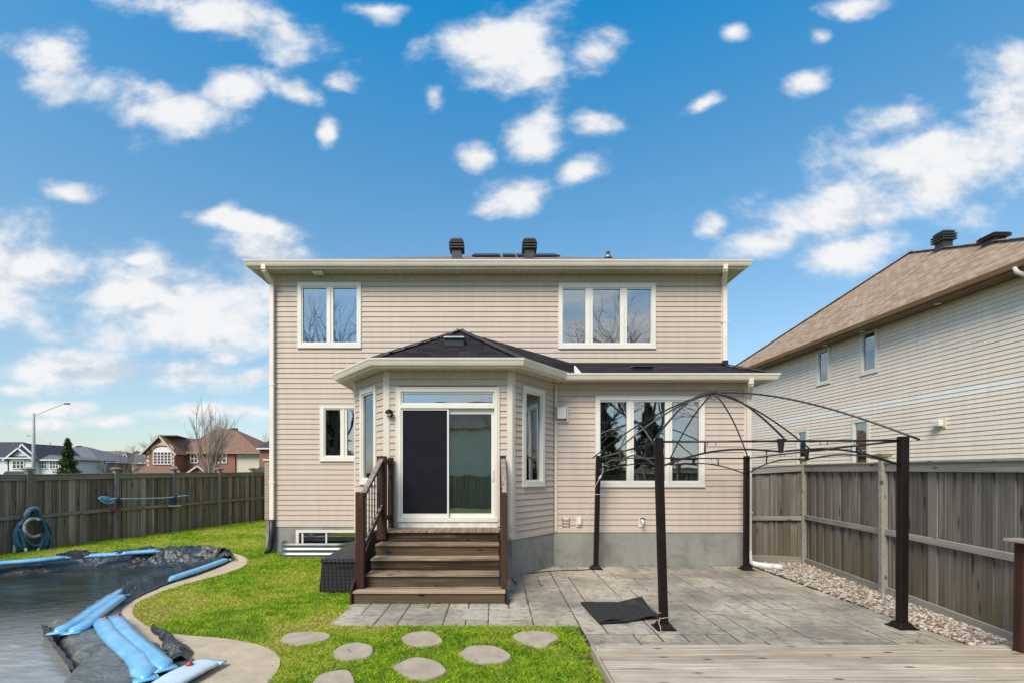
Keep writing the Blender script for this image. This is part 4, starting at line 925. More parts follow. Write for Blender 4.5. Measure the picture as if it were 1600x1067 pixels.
# ---------------------------------------------------------------- fences
def mesh_data(name, bm, mat):
    bmesh.ops.recalc_face_normals(bm, faces=bm.faces); me = bpy.data.meshes.new(name); bm.to_mesh(me); bm.free(); me.materials.append(mat); return me
def inst(name, me, loc, rot=0, scale=(1,1,1), parent=None, rx=0, ry=0):
    o = bpy.data.objects.new(name, me); COL.objects.link(o); o.location = loc; o.rotation_euler = (rx, ry, rot); o.scale = scale; return put(o, parent)
def fence(name, A, B, zb, zt, posts, label, mats, bw=.138, mid=None, kick=False, side=1, cap=True, postw=.10):
    """A, B plan points; the viewer's side is 'side' of the line; zb, zt: (z at A, z at B) of board bottom and top rail"""
    A, B = Vector(A), Vector(B); d = (B-A); L_ = d.length; d.normalize(); nrm = Vector((d.y, -d.x))*side; rot = math.atan2(d.y, d.x)
    f = empty(name, (A.x, A.y, zb[0]), 0, label, 'fence'); bm_, rm, pm = mats
    meshes = []
    for k in range(4):
        bm = bmesh.new(); w = L_/max(1, int(L_/bw))*(1.09+.008*k); c = .006
        bm_hexa(bm, box_pts(-w/2, w/2, -.010, .010, 0, 1)); meshes.append(mesh_data('fence_board', bm, bm_))
    zl = lambda t, z: z[0]+(z[1]-z[0])*t
    n = max(1, int(L_/bw)); rnd = random.Random(hash(label) % 1000)
    for k in range(n):
        t = (k+.5)/n; p = A+d*(t*L_); z0 = zl(t, zb)+rnd.uniform(-.01, .012); z1 = zl(t, zt)-.03
        o = inst('fence_board', meshes[k%4], (p.x-nrm.x*(rnd.uniform(0, .002)+.023*(k%2)), p.y-nrm.y*(rnd.uniform(0, .002)+.023*(k%2)), z0), rot+rnd.uniform(-.004, .004), (1, 1, z1-z0), f, 0, rnd.uniform(-.003, .003))
    off = nrm*.036
    pts = [0]+sorted(posts)+[1] if True else []
    seg = sorted(set([0.0]+[p for p in posts]+[1.0]))
    for a, b in zip(seg, seg[1:]):
        if (b-a)*L_ < .1: continue
        pa, pb = A+d*(a*L_)+off, A+d*(b*L_)+off
        j = rnd.uniform(-.012, .012)
        def rail(nm, h, w, hh, dz=0, oo=0, jj=True):
            z0, z1 = h(a)+dz+(j if jj else 0), h(b)+dz-(j if jj else 0); q = nrm*oo
            bm = bmesh.new(); ln = (pb-pa).length-.012
            me_pts = [(.006,-w/2,-hh/2),(ln,-w/2,-hh/2+(z1-z0)),(ln,w/2,-hh/2+(z1-z0)),(.006,w/2,-hh/2),(.006,-w/2,hh/2),(ln,-w/2,hh/2+(z1-z0)),(ln,w/2,hh/2+(z1-z0)),(.006,w/2,hh/2)]
            bm_hexa(bm, me_pts, .005); inst(nm, mesh_data(nm, bm, rm), (pa.x+q.x, pa.y+q.y, z0), rot, (1,1,1), f)
        rail('top_rail', lambda t: zl(t, zt)-.06, .042, .13)
        rail('cap_rail', lambda t: zl(t, zt)+.018, .12, .028, 0, -.02)
        if mid is not None: rail('middle_rail', lambda t: zl(t, zb)+(zl(t, zt)-zl(t, zb))*mid, .045, .095)
        if kick: rail('kick_board', lambda t: zl(t, zb)-.02, .04, .16, 0, -.01)
    for t in posts:
        p = A+d*(t*L_)+nrm*.045; zz = zl(t, zt)+.11
        bm = bmesh.new(); bm_hexa(bm, box_pts(-postw/2, postw/2, -postw/2, postw/2, -.1, 1), .008)
        o = inst('fence_post', mesh_data('fence_post', bm, pm), (p.x, p.y, zl(t, zb)), rot, (1, 1, zz-zl(t, zb)), f)
        if cap:
            bm = bmesh.new(); w = postw*.75; bm_hexa(bm, [(-w*.9,-w*.9,0),(w*.9,-w*.9,0),(w*.9,w*.9,0),(-w*.9,w*.9,0),(-w*1.25,-w*1.25,.05),(w*1.25,-w*1.25,.05),(w*1.25,w*1.25,.05),(-w*1.25,w*1.25,.05)])
            bm_hexa(bm, [(-w*1.25,-w*1.25,.051),(w*1.25,-w*1.25,.051),(w*1.25,w*1.25,.051),(-w*1.25,w*1.25,.051),(-w*.5,-w*.5,.085),(w*.5,-w*.5,.085),(w*.5,w*.5,.085),(-w*.5,w*.5,.085)])
            inst('post_cap', mesh_data('post_cap', bm, M['cap_y'] if pm is M['rail_r'] else M['post_l']), (p.x, p.y, zz+.002), rot, (1,1,1), f)
    return f
def t_on(A, B, u):       # parameter on plan line A-B seen in direction u
    k = (u-U0)/F; ax, ay, bx, by = A[0], A[1], B[0], B[1]; return (k*ay-ax)/((bx-ax)-k*(by-ay))
FA, FB = Vector((-11.45, 10.87)), Vector((-9.32, 18.9)); dd = (FB-FA).normalized(); FA0 = FA-dd*3.2
fence('fence', FA0, FB, (.02, .13), (1.90, 2.02), [t_on(FA0, FB, u) for u in (-70, 43, 179, 270, 341, 393)], 'long weathered brown board fence running behind the pool', (M['fence_l'], M['rail_l'], M['post_l']), .135, .47, postw=.115)
fence('fence', FB, FB+Vector((4.3, .9)), (.13, .13), (2.02, 2.03), [.02], 'short fence panel closing the far corner of the lawn beside the house', (M['fence_l'], M['rail_l'], M['post_l']), .135, .47)
RA, RB = Vector((6.72, 10.25)), Vector((5.52, 1.6)); RA2 = Vector((5.46, 10.45))
fence('fence', RA, RB, (.10, .02), (2.15, 2.09), [t_on(RA, RB, u) for u in (1259, 1385)]+[.62, .90], 'weathered grey board fence along the gravel strip', (M['fence_r'], M['rail_r'], M['rail_r']), .145, .46, True)
fence('fence', RA2, RA, (.14, .10), (2.09, 2.15), [], 'short weathered fence panel between the house corner and the gravel strip', (M['fence_r'], M['rail_r'], M['rail_r']), .14, .44, True)
# red and dark things just past the grey fence are too small to read and are left to the boards' own colour

# ---------------------------------------------------------------- neighbour's house on the right
def neighbour():
    nx, ny = 12.42, 10.0; ang = R(90+2.7); L_ = 14.2
    # wall runs from near (ny) to far; seen from the yard its right end is the near end
    near = Vector((12.47, 9.7)); far = near+Vector((math.cos(ang), math.sin(ang)))*L_
    w = Wall(far.x, far.y, near.x-far.x, near.y-far.y)
    h = empty('house', (near.x, near.y, 0), 0, "neighbouring pale sand vinyl-sided house with a tan hip roof behind the grey fence", 'house')
    zt = 6.62; z0 = .5; crs = .12
    ops = []
    for (u0, v0, u1, v1) in ((1277.5,546,1296.5,599),(1346,516,1371,582),(1246,672,1262,738),(1333,656,1358,738)):
        s0, s1 = w.s_at(u0), w.s_at(u1); um = (u0+u1)/2; ops.append((s0, s1, max(.9, w.z_at(um, v1)), w.z_at(um, v0)))
    side = empty('side_wall', (far.x, far.y, z0), 0, parent=h)
    backing(w, 0, L_, z0, zt, ops, side)
    zb = w.z_at(1590, 604.5); nb = round((zb-z0)/crs); z00 = zb-nb*crs
    siding(w, .05, L_-.05, z00, zt, ops, side, 'siding_n', (nb, nb+2))
    for o in ops: window(w, *o, h, [(o[0]+.10, o[1]-.10)], cas=.06, depth=.5)
    w.box('corner_trim', L_-.06, L_+.02, z0, zt, -.05, .03, M['trim'], h)
    w.box('foundation', .02, L_-.02, -.3, z00-.002, -.2, -.004, M['foundation'], h)
    # eave and hip roof
    ov = .48; e = lambda s, o, z: w.pt(s, z, o)
    f0, f1 = -ov, L_+ov
    hexa('soffit', [e(f0,ov,zt), e(f1,ov,zt), e(f1,-.3,zt), e(f0,-.3,zt), e(f0,ov,zt+.012), e(f1,ov,zt+.012), e(f1,-.3,zt+.012), e(f0,-.3,zt+.012)], M['soffit_n'], h)
    w.box('fascia', f0, f1, zt-.012, zt+.15, ov, ov+.015, M['soffit_n'], h)
    a, b = w.pt(f0, 0, ov+.0155), w.pt(f1, 0, ov+.0155); gutter_run([(a.x, a.y), (b.x, b.y)], zt+.17, h, 'gutter_n')
    ez = zt+.165
    # apex: found where the photo's ridge end direction meets the roof plane (pitch .8)
    pit = .8; F_, N_ = e(f0, ov+.05, ez), e(f1, ov+.05, ez); nin = Vector((-w.nx, -w.ny, 0))
    k1, k2 = (1425-U0)/F, (V0-394)/F     # X = k1*Y, Z = H + k2*Y ; plane: Z = ez + pit*((P-F_).nin)
    Y = (ez-H-pit*(F_.x*nin.x+F_.y*nin.y))/(k2-pit*(k1*nin.x+nin.y)); Ap = Vector((k1*Y, Y, H+k2*Y))
    back = nin*12; Ap2 = Ap+nin*3.0
    roof_face('roof_slope', (F_, N_, Ap), .03, M['shingle_n'], h); roof_face('roof_slope', (N_, N_+back, Ap2, Ap), .03, M['shingle_n'], h); roof_face('roof_slope', (F_+back, F_, Ap, Ap2), .03, M['shingle_n'], h); roof_face('roof_slope', (N_+back, F_+back, Ap2), .03, M['shingle_n'], h)
    for q in (F_, N_): 
        bm = bmesh.new(); n = 26; d = (Ap-q)/n
        for k in range(n): bm_beam(bm, q+d*k+Vector((0,0,.014+.004*(k%2))), q+d*(k+1.05)+Vector((0,0,.018+.004*(k%2))), .24, .012)
        from_bm('hip_cap', bm, M['cap_n'], h)
    mesh('end_wall', [w.pt(L_,0,0), w.pt(L_,0,-11), w.pt(L_,zt,-11), w.pt(L_,zt,0)], [(0,1,2,3)], M['siding_n'], h); mesh('end_wall', [w.pt(0,0,0), w.pt(0,0,-11), w.pt(0,zt,-11), w.pt(0,zt,0)], [(0,1,2,3)], M['siding_n'], h)
    # soffit pot lights
    for u, v in ((1289, 531), (1347, 508), (1465, 463)):
        k = (u-U0)/F; wo = Wall(*w.pt(0,0,.24)[:2], w.dx, w.dy); s = wo.s_at(u); p = wo.pt(s, zt); lathe('pot_light', [(.09, -.012), (.085, -.02), (.02, -.022)], (p.x, p.y, p.z), M['white'], h, 14)
    w2 = Wall(*w.pt(0,0,ov+.07)[:2], w.dx, w.dy); s = w2.s_at(1586); tube('downspout', [w.pt(s, zt+.06, ov+.07), w.pt(s+.02, zt-.05, ov+.06), w.pt(s+.28, zt-.40, .08), w.pt(s+.30, zt-.55, .06), w.pt(s+.30, 1, .06)], .05, M['trim'], h, 8)
    # side vent
    vh = empty('vent_hood', w.pt(w.s_at(1470), 3.0), 0, 'small white vent hood on the neighbouring sand-coloured wall', 'vent hood'); s0, s1 = w.s_at(1463), w.s_at(1477); zc = w.z_at(1470, 661); 
    w.box('plate', s0, s1+.04, zc-.13, zc+.13, .0, .04, M['trim'], vh); w.box('hood', s0+.03, s1, zc-.09, zc+.09, .04, .17, M['white'], vh, .02)
    # roof vents
    nin_p = lambda u, up: None
    for u, v, wd_, lab in ((1475, 391, .48, 'dark louvred vent on the tan roof, the left of two'), (1553, 386, .5, 'dark louvred vent on the tan roof, the right of two')):
        # stands behind the near hip on the far slope
        t = [(q_, abs((N_.lerp(Ap, q_).x/N_.lerp(Ap, q_).y)-(u-U0)/F)) for q_ in [i/200 for i in range(201)]]; q_ = min(t, key=lambda z: z[1])[0]; base = N_.lerp(Ap, q_); base.z -= .05
        rv = tag(roof_vent('roof_vent', base, wd_, fz(v-23 if u < 1500 else v-13, base.y)-base.z+.1), lab, 'roof vent', 'vents on the tan neighbouring roof')
neighbour()

# ---------------------------------------------------------------- wooden deck at the near right
def deck():
    dz = .11; d = empty('deck', (3, 5.1, 0), 0, 'low bleached wooden deck in the near right corner', 'deck'); y = 5.13; k = 0
    while y > 1.9:
        w = .137; x0 = 1.06+random.uniform(-.008, .008)
        cut = random.uniform(2.6, 4.6); z = dz+random.uniform(-.002, .002)
        bm = bmesh.new(); bm_hexa(bm, box_pts(0, 5.62-x0, -w/2, w/2, -.032, 0), .005); inst('deck_board', mesh_data('deck_board', bm, M['deck']), (x0, y-w/2, z), 0, (1,1,1), d); y -= w+.024
    box('fascia_board', 1.03, 1.055, 1.9, 5.125, -.03, dz-.004, M['deck_face'], d, .003); box('fascia_board', 1.056, 5.6, 5.085, 5.105, -.03, dz-.034, M['deck_face'], d)
    for x in (2.2, 3.4, 4.6): box('joist', x, x+.04, 1.95, 5.08, -.03, dz-.034, M['riser'], d)
    p = empty('deck_railing', (5.53, 4.9, dz), 0, 'brown stained railing post and rail at the right edge of the deck', 'railing')
    for yy in (4.88, 2.9): hexa('post', [(5.455,yy,dz),(5.56,yy,dz),(5.56,yy+.1,dz),(5.455,yy+.1,dz),(5.475,yy,1.25),(5.575,yy,1.25),(5.575,yy+.1,1.25),(5.475,yy+.1,1.25)], M['stain'], p, .006)
    box('rail_cap', 5.41, 5.60, 2.4, 5.03, 1.252, 1.29, M['stain_y'], p, .006); box('bottom_rail', 5.49, 5.53, 3.01, 4.87, .22, .30, M['stain'], p)
    for k in range(12): tube('baluster', [(5.51, 3.1+k*.15, .30), (5.51, 3.1+k*.15, 1.25)], .01, M['black'], p, 6)
deck()

# ---------------------------------------------------------------- gazebo frame
def gazebo():
    g = empty('gazebo', (3.6, 7.8, 0), 0, 'bare dark brown metal gazebo frame with curved roof rods on the patio', 'gazebo')
    tops = {'fl': Vector((fx(1028.5, 6.0), 6.0, 2.40)), 'fr': Vector((fx(1411, 6.03), 6.03, 2.42)), 'bl': Vector((fx(935, 9.75), 9.75, 2.32)), 'br': Vector((fx(1166.5, 9.68), 9.68, 2.31))}
    base = {'fl': Vector((fx(1037, 6.02), 6.02, 0)), 'fr': Vector((fx(1409, 6.05), 6.05, 0)), 'bl': Vector((fx(931, 9.78), 9.78, 0)), 'br': Vector((fx(1166, 9.70), 9.70, 0))}
    for k in tops:
        b, t = base[k], tops[k]; w = .047
        hexa('post', [b+Vector((x, y, .05)) for x, y in ((-w,-w),(w,-w),(w,w),(-w,w))]+[t+Vector((x, y, .03)) for x, y in ((-w,-w),(w,-w),(w,w),(-w,w))], M['brown_metal'], g, .006)
        c = .11; hexa('foot', [b+Vector((x, y, .002)) for x, y in ((-c,-c),(c,-c),(c,c),(-c,c))]+[b+Vector((x*.62, y*.62, .075)) for x, y in ((-c,-c),(c,-c),(c,c),(-c,c))], M['brown_metal'], g, .004)
        box('base_plate', b.x-c-.012, b.x+c+.012, b.y-c-.012, b.y+c+.012, .001, .018, M['brown_metal'], g)
    def side(a, b):
        A, B = tops[a]-Vector((0,0,.02)), tops[b]-Vector((0,0,.02)); tube('top_bar', [A, B], .0135, M['rod'], g, 8)
        m = (A+B)/2; L_ = (B-A).length
        def arch(p, q):
            pts = []
            for i in range(17):
                t = i/16; x = p.lerp(q, t); pts.append(x)
            return pts
        lowA, lowB, lowM = A-Vector((0,0,.33)), B-Vector((0,0,.33)), m-Vector((0,0,.135))
        for p, q in ((lowA, lowM), (lowB, lowM)):
            pts = []
            for i in range(17):
                t = i/16; x = p.lerp(q, t); x.z += .115*math.sin(math.pi*min(1, t**.95)); pts.append(x)
            tube('arched_bar', pts, .0125, M['rod'], g, 8)
            xk = .38; pk = p.lerp(q, xk); zk = pk.z+.115*math.sin(math.pi*xk**.95); tube('strut', [Vector((pk.x, pk.y, zk)), Vector((pk.x, pk.y, A.z+(B.z-A.z)*0))], .011, M['rod'], g, 6)
        w = Vector(((B-A).x, (B-A).y, 0)).normalized()*.035; nn = Vector((-w.y, w.x, 0))*.5
        hexa('centre_plate', [m-w*.55-nn-Vector((0,0,.15)), m+w*.55-nn-Vector((0,0,.15)), m+w*.55+nn-Vector((0,0,.15)), m-w*.55+nn-Vector((0,0,.15)), m-w*1.2-nn+Vector((0,0,.03)), m+w*1.2-nn+Vector((0,0,.03)), m+w*1.2+nn+Vector((0,0,.03)), m-w*1.2+nn+Vector((0,0,.03))], M['rod'], g)
        for t in (.2, .235, .66, .69, .80, .84): p = A.lerp(B, t); tube('curtain_hook', [p-Vector((0,0,.012)), p-Vector((0,0,.04)), p-Vector((.012,0,.052))], .005, M['rod'], g, 5)
        return m
    mids = {k: side(*k) for k in (('fl','fr'), ('fr','br'), ('br','bl'), ('bl','fl'))}
    apex = Vector((fx(1115, 7.87), 7.87, fz(614, 7.87)))
    def rod(p, over, rise, r=.0135, m='rod'):
        d = (p-apex); e = p+Vector((d.x, d.y, 0)).normalized()*over-Vector((0,0,.055 if over > .15 else .03)); pts = []
        for i in range(25):
            t = i/24; x = apex.lerp(e, t); x.z += rise*4*t*(1-t)*(.75+.25*(1-t)); pts.append(x)
        tube('roof_rod', pts, r, M[m], g, 8)
    for k, v in tops.items(): rod(v+Vector((0,0,.035)), .16, .19)
    for k, v in mids.items(): rod(v+Vector((0,0,.035)), .10, .15)
    lathe('hub', [(.09, -.03), (.10, .0), (.05, .03), (.015, .05)], apex, M['rod'], g, 14)
    hk = [apex+Vector((.04*math.sin(a), 0, -.075+.04*math.cos(a))) for a in [i*.45 for i in range(12)]]; tube('lamp_hook', hk, .005, M['rod'], g, 6)
    for dx in (-.10, .39): tube('vent_bracket', [apex+Vector((dx, 0, -.02)), apex+Vector((dx, 0, .055))], .007, M['rod'], g, 5)
    # second, slightly proud vent-tier rods that show beside the main rods
    for k in ('fl', 'bl'):
        v = tops[k]; q = apex.lerp(v, .62); pts = []
        for i in range(13):
            t = i/12; x = apex.lerp(q, t)+Vector((.03, 0, .03)); x.z += .19*4*(t*.62)*(1-t*.62)*.92; pts.append(x)
        tube('vent_rod', pts, .011, M['rod'], g, 6)
    return base, tops
gz_base, gz_tops = gazebo()
def ropes():
    b = gz_base['fl']; o = empty('rope', (b.x, b.y, .08), 0, 'frayed pink rope tied round the foot of the near left gazebo post', 'rope'); r = .058
    tube('loop', [b+Vector((r*x, r*y, .14+.01*k)) for k, (x, y) in enumerate(((-1,-1),(0,-1.05),(1,-1),(1.05,0),(1,1),(-1,1),(-1.05,0),(-1,-1)))], .006, M['rope'], o, 6, True)
    tube('loose_end', [b+Vector((-.075,-.08,.16)), b+Vector((-.10,-.11,.10)), b+Vector((-.085,-.13,.05)), b+Vector((-.09,-.15,.014)), b+Vector((-.05,-.18,.010))], .007, M['rope'], o, 6)
    b = gz_tops['bl']; o = empty('cord', b, 0, 'thin white cord wound down the back left gazebo post', 'cord'); q = gz_base['bl']
    def at(z): return q.lerp(b, z/b.z)
    pts = [at(2.2)+Vector((.09,-.02,0)), at(2.02)+Vector((.08,-.075,0)), at(1.9)+Vector((.03,-.085,0)), at(1.78)+Vector((-.04,-.085,0)), at(1.66)+Vector((-.075,-.05,0)), at(1.5)+Vector((-.10,-.04,0)), at(1.3)+Vector((-.18,-.05,0)), at(1.1)+Vector((-.21,-.05,0)), at(.98)+Vector((-.15,-.06,0)), at(1.0)+Vector((-.09,-.07,0))]
    tube('cord_run', spline(pts, 40), .006, M['wire'], o, 5); tube('knot', [at(1.95)+Vector((.05,-.09,0)), at(1.86)+Vector((.0,-.095,0))], .022, M['wire'], o, 6)
    tube('band', [at(1.55)+Vector((x, y, 0)) for x, y in ((-.07,-.07),(.07,-.07),(.07,.07),(-.07,.07),(-.07,-.07))], .006, M['wire'], o, 5)
ropes()

# ---------------------------------------------------------------- doormat, black cord, storage box
def mat_():
    o = empty('rubber_mat', G(965, 960), 0, 'black rubber mat lying crooked with one corner flipped up on the patio', 'mat')
    c = [G(908, 944), G(1000, 943), G(1031, 968), G(985, 980)]; bm = bmesh.new(); n = 24; rows = []
    A, B, C_, D = G(907,943), G(1003,943), G(1033,968), G(936,976)
    for i in range(n+1):
        row = []
        for j in range(n+1):
            s, t = i/n, j/n; p = A.lerp(B, s).lerp(D.lerp(C_, s), t)
            z = .018+.05*max(0, t-.6)*2*math.sin(s*5+.6)**2+.075*max(0, s-.62)*max(0, .5-t)*6; p.z = z; row.append(bm.verts.new(p))
        rows.append(row)
    for i in range(n):
        for j in range(n): bm.faces.new((rows[i][j], rows[i+1][j], rows[i+1][j+1], rows[i][j+1]))
    m = from_bm('mat', bm, M['rubber'], o, True); s_ = m.modifiers.new('s', 'SOLIDIFY'); s_.thickness = .014
    # folded strip along the left edge
    q = [A+Vector((.0,-.02,.035)), A+Vector((.20,-.01,.04)), D+Vector((.42,.05,.045)), D+Vector((.02,.0,.035))]
    sheet('folded_edge', q, .014, M['rubber'], o)
    # corner lifted as a point at the back
    p0, p1, p2 = G(974, 944, .03), G(1012, 951, .03), Vector((fx(990, 6.95), 6.95, fz(935.5, 6.95)))
    mesh('lifted_corner', [p0, p1, p2, p0+Vector((0,.012,0)), p1+Vector((0,.012,0)), p2+Vector((0,.012,0))], [(0,1,2),(5,4,3),(0,3,4,1),(1,4,5,2),(2,5,3,0)], M['rubber'], o)
mat_()
cd = tube('cable', spline([G(800,905,.01), G(808,912,.008), G(800,903,.01), G(815,897,.008), G(838,894,.008), G(862,891.5,.008), G(890,890.5,.008), G(915,889.5,.008), G(930,888,.01)], 60), .010, M['black'], None, 6); tag(cd, 'thin black cable lying on the patio along the foot of the bay', 'cable')
def storage():
    x0, x1, y0, y1 = -2.93, -2.27, 7.78, 9.2; zf = 0; o = empty('storage_box', (-2.6, 7.8, 0), 0, 'black resin wicker storage box beside the steps', 'storage box')
    hexa('body', [(x0+.0,y0+.0,zf),(x1,y0+.0,zf),(x1,y1,zf+.02),(x0+.0,y1,zf+.02),(x0+.035,y0+.03,.50),(x1,y0+.03,.50),(x1,y1-.02,.50),(x0+.035,y1-.02,.50)], M['wicker'], o, .02)
    hexa('lid', [(x0+.012,y0+.008,.50),(x1+.01,y0+.008,.50),(x1+.01,y1,.50),(x0+.012,y1,.50),(x0+.03,y0+.03,.565),(x1,y0+.03,.565),(x1,y1-.02,.585),(x0+.03,y1-.02,.585)], M['wicker'], o, .012)
    box('handle_slot', x0+.28, x1-.12, y0+.008, y0+.05, .425, .455, M['black'], o)
storage()

# ---------------------------------------------------------------- stepping stones
STONES = []
def stepping():
    spec = [((436,1000),(450,990),(490,987),(515,991),(510,1000),(480,1006),(458,1008)), ((520,1018),(533,1009),(555,1004),(578,1008),(583,1018),(572,1028),(540,1031),(523,1027)),
        ((626,996),(640,989),(662,986),(680,989),(692,1002),(680,1008),(655,1010),(635,1006)), ((717,1022),(730,1011),(755,1008),(780,1012),(798,1024),(790,1033),(765,1037),(735,1033)),
        ((800,993),(815,987),(845,986),(862,989),(874,997),(862,1003),(850,1012),(825,1007),(806,999)), ((613,1042),(632,1032),(650,1027),(675,1031),(692,1040),(697,1050),(680,1059),(658,1062),(632,1056)),
        ((484,1070),(500,1055),(520,1049),(542,1047),(551,1056),(553,1070),(530,1080),(500,1080)), ((380,1034),(395,1019),(420,1016),(434,1022),(437,1040),(425,1056),(400,1056))]
    labs = ['flat tan stepping stone nearest the pool deck, upper left of the path', 'tan stepping stone second from the left, just below the path row by the steps', 'rounded tan stepping stone in the grass straight below the middle of the steps',
        'wide oval tan stepping stone below the right side of the steps', 'tan stepping stone beside the corner where lawn and patio meet', 'large tan stepping stone in the middle of the near lawn', 'tan stepping stone cut by the bottom edge of the picture', 'x']
    for pts, lab in zip(spec[:7], labs):
        P_ = spline([G(u, v, .012) for u, v in pts]+[G(*pts[0], .012)], 26)[:-1]; poly = [(p.x, p.y) for p in P_]; STONES.append(poly)
        o = prism('stepping_stone', poly, -.05, .022, M['flag'], None, .008); tag(o, lab, 'stepping stone', 'stepping stones in the lawn')
stepping()

# ---------------------------------------------------------------- pool cover, water tubes
def strip(inner, outer, n, m, zf, name, parent, seed=0, amp=.06):
    I, O = spline(inner, n), spline(outer, n); bm = bmesh.new(); rows = []
    for i in range(n+1):
        row = []
        for j in range(m+1):
            t = j/m; p = I[i].lerp(O[i], t); s = i/n
            q = Vector((p.x*2.6+seed, p.y*2.6, seed)); rg = lambda v: 1-2*abs(mnoise.noise(v))
            a = rg(q*.8)*.55+rg(q*1.9+Vector((5,2,1)))*.38+rg(q*4.1+Vector((1,7,3)))*.20-.35
            z = zf(s, t)+(amp(s) if callable(amp) else amp)*a*math.sin(math.pi*min(1, max(0, t*.9+.08)))
            dx, dy = mnoise.noise(q*2+Vector((9,0,0)))*.05, mnoise.noise(q*2+Vector((0,9,0)))*.05
            row.append(bm.verts.new((p.x+dx, p.y+dy, z)))
        rows.append(row)
    for i in range(n):
        for j in range(m): bm.faces.new((rows[i][j], rows[i+1][j], rows[i+1][j+1], rows[i][j+1]))
    return from_bm(name, bm, M['tarp'], parent, False)
def pool_cover():
    c = empty('pool_cover', (-7, 8, 0), 0, 'black winter pool cover with crumpled edges pulled over the pool rim', 'pool cover')
    W = lambda u, v, z=-.10: G(u, v, z)
    # far edge: rises from the water to the row of tubes, crumpled towards the right end
    hump = lambda s, t: -.09+(.17+.08*smooth(s, .45, .6))*smooth(t, 0, .5)-.10*smooth(t, .75, 1)+(.05*smooth(s, .55, .75))*math.sin(math.pi*t)
    strip([W(-130,915), W(0,904), W(60,899), W(110,893), W(160,889), W(230,888), W(290,887), W(322,884), W(333,880)], [G(-130,885,.10), G(0,879,.08), G(60,874,.08), G(110,867,.08), G(160,865,.10), G(230,860,.10), G(290,859,.10), G(335,861,.10), G(366,872,.08)], 170, 20, hump, 'crumpled_edge', c, 3, lambda s: .05+.11*smooth(s, .40, .62))
    # the heap over the right end
    strip([W(250,886), W(290,884), W(318,880), W(330,879), W(335,883)], [G(255,858,.16), G(295,856,.16), G(330,858,.14), G(362,864,.10), G(366,877,.06)], 70, 16, lambda s, t: -.06+.20*smooth(t, 0, .6)-.06*smooth(t, .8, 1), 'crumpled_heap', c, 11, .17)
    # mound left of the visible tubes
    strip([W(70,898), W(100,894), W(135,891), W(160,889)], [G(98,868,.1), G(112,863,.12), G(128,862,.12), G(150,868,.08)], 40, 12, lambda s, t: -.08+.26*smooth(t, 0, .75)-.1*smooth(t, .85, 1), 'folded_mound', c, 23, .10)
    # near right edge
    strip([W(335,883), W(300,893), W(270,903), W(235,912), W(205,922), W(190,930)], [G(362,877,.02), G(340,886,.02), G(300,898,.015), G(262,912,.015), G(225,928,.015), G(190,946,.02)], 80, 12, lambda s, t: -.08+.23*smooth(t, 0, .45)-.13*smooth(t, .6, 1), 'crumpled_edge', c, 31, .09)
    # broad near flap lying on the concrete
    strip([W(190,930), W(150,952), W(100,986), W(70,984), W(84,1008), W(106,1040), W(112,1056), W(96,1075), W(80,1120)], [G(192,948,.015), G(188,962,.015), G(205,985,.012), G(240,1003,.012), G(262,1012,.015), G(292,1018,.015), G(300,1026,.015), G(280,1052,.015), G(240,1120,.015)], 130, 26, lambda s, t: -.085+.155*smooth(t, 0, .12)-.055*smooth(t, .2, 1)*(1-.3*math.sin(s*9)), 'near_flap', c, 47, .035).data.materials[0] = M['tarp_grey']
    # upright torn edge along the near water line
    strip([W(72,982,-.09), W(80,1005,-.09), W(100,1034,-.09), W(112,1050,-.09)], [G(70,975,.10), G(88,1002,.09), G(112,1030,.07), G(122,1044,.05)], 40, 8, lambda s, t: -.09+.20*t*(1-.5*s), 'raised_edge', c, 61, .02)
    # crumple where the flap meets the bare concrete
    strip([G(235,985,.02), G(250,1000,.02), G(262,1018,.02), G(258,1040,.02)], [G(250,986,.015), G(272,1000,.015), G(300,1017,.015), G(292,1035,.015)], 40, 12, lambda s, t: .02+.05*math.sin(math.pi*t), 'crumpled_corner', c, 71, .09)
pool_cover()
def water_tube(chains, r, label, valves=(), mat='vinyl', flat=.62, zc=.0):
    o = empty('water_tube', chains[0][0], 0, label, 'water tube', 'blue water tubes round the pool')
    for ch in chains:
        n = 40; pts = spline(ch, n); rad = []
        for i in range(n+1):
            t = i/n; e = min(t, 1-t); k = min(1, .35+e*9)
            rad.append(r*k*(1+.05*mnoise.noise((i*.31, ch[0].x*3, ch[0].y*3))))
        bm = bmesh.new(); bm_tube(bm, pts, rad, 14, True, flat)
        # pinched welded ends
        for end, inn_ in ((pts[0], pts[1]), (pts[-1], pts[-2])):
            d = (end-inn_).normalized(); s = Vector((-d.y, d.x, 0)).normalized()*r*1.05
            bm_hexa(bm, [end-s-d*.05+Vector((0,0,-.008)), end+s-d*.05+Vector((0,0,-.008)), end+s+d*.05+Vector((0,0,-.008)), end-s+d*.05+Vector((0,0,-.008)), end-s*.9-d*.05+Vector((0,0,.008)), end+s*.9-d*.05+Vector((0,0,.008)), end+s*.9+d*.05+Vector((0,0,.006)), end-s*.9+d*.05+Vector((0,0,.006))])
        from_bm('chamber', bm, M[mat], o, True)
    for p in valves: lathe('valve', [(.032, 0), (.034, .012), (.02, .02), (.018, .03)], p, M['red'], o, 12)
    return o
z_ = .10
water_tube([[G(-140,893,.17), G(-60,887,.17), G(0,880,.17), G(60,875,.17), G(106,870,.17)]], .085, 'long blue water tube along the far pool rim, cut by the left picture edge')
water_tube([[G(138,868.5,.20), G(160,867,.20), G(186,865.5,.20)]], .085, 'short blue water tube on the far pool rim, between two heaps of black cover')
water_tube([[G(190,865,.20), G(212,863,.20), G(248,860.5,.20)]], .085, 'blue water tube on the far rim that disappears under the crumpled cover')
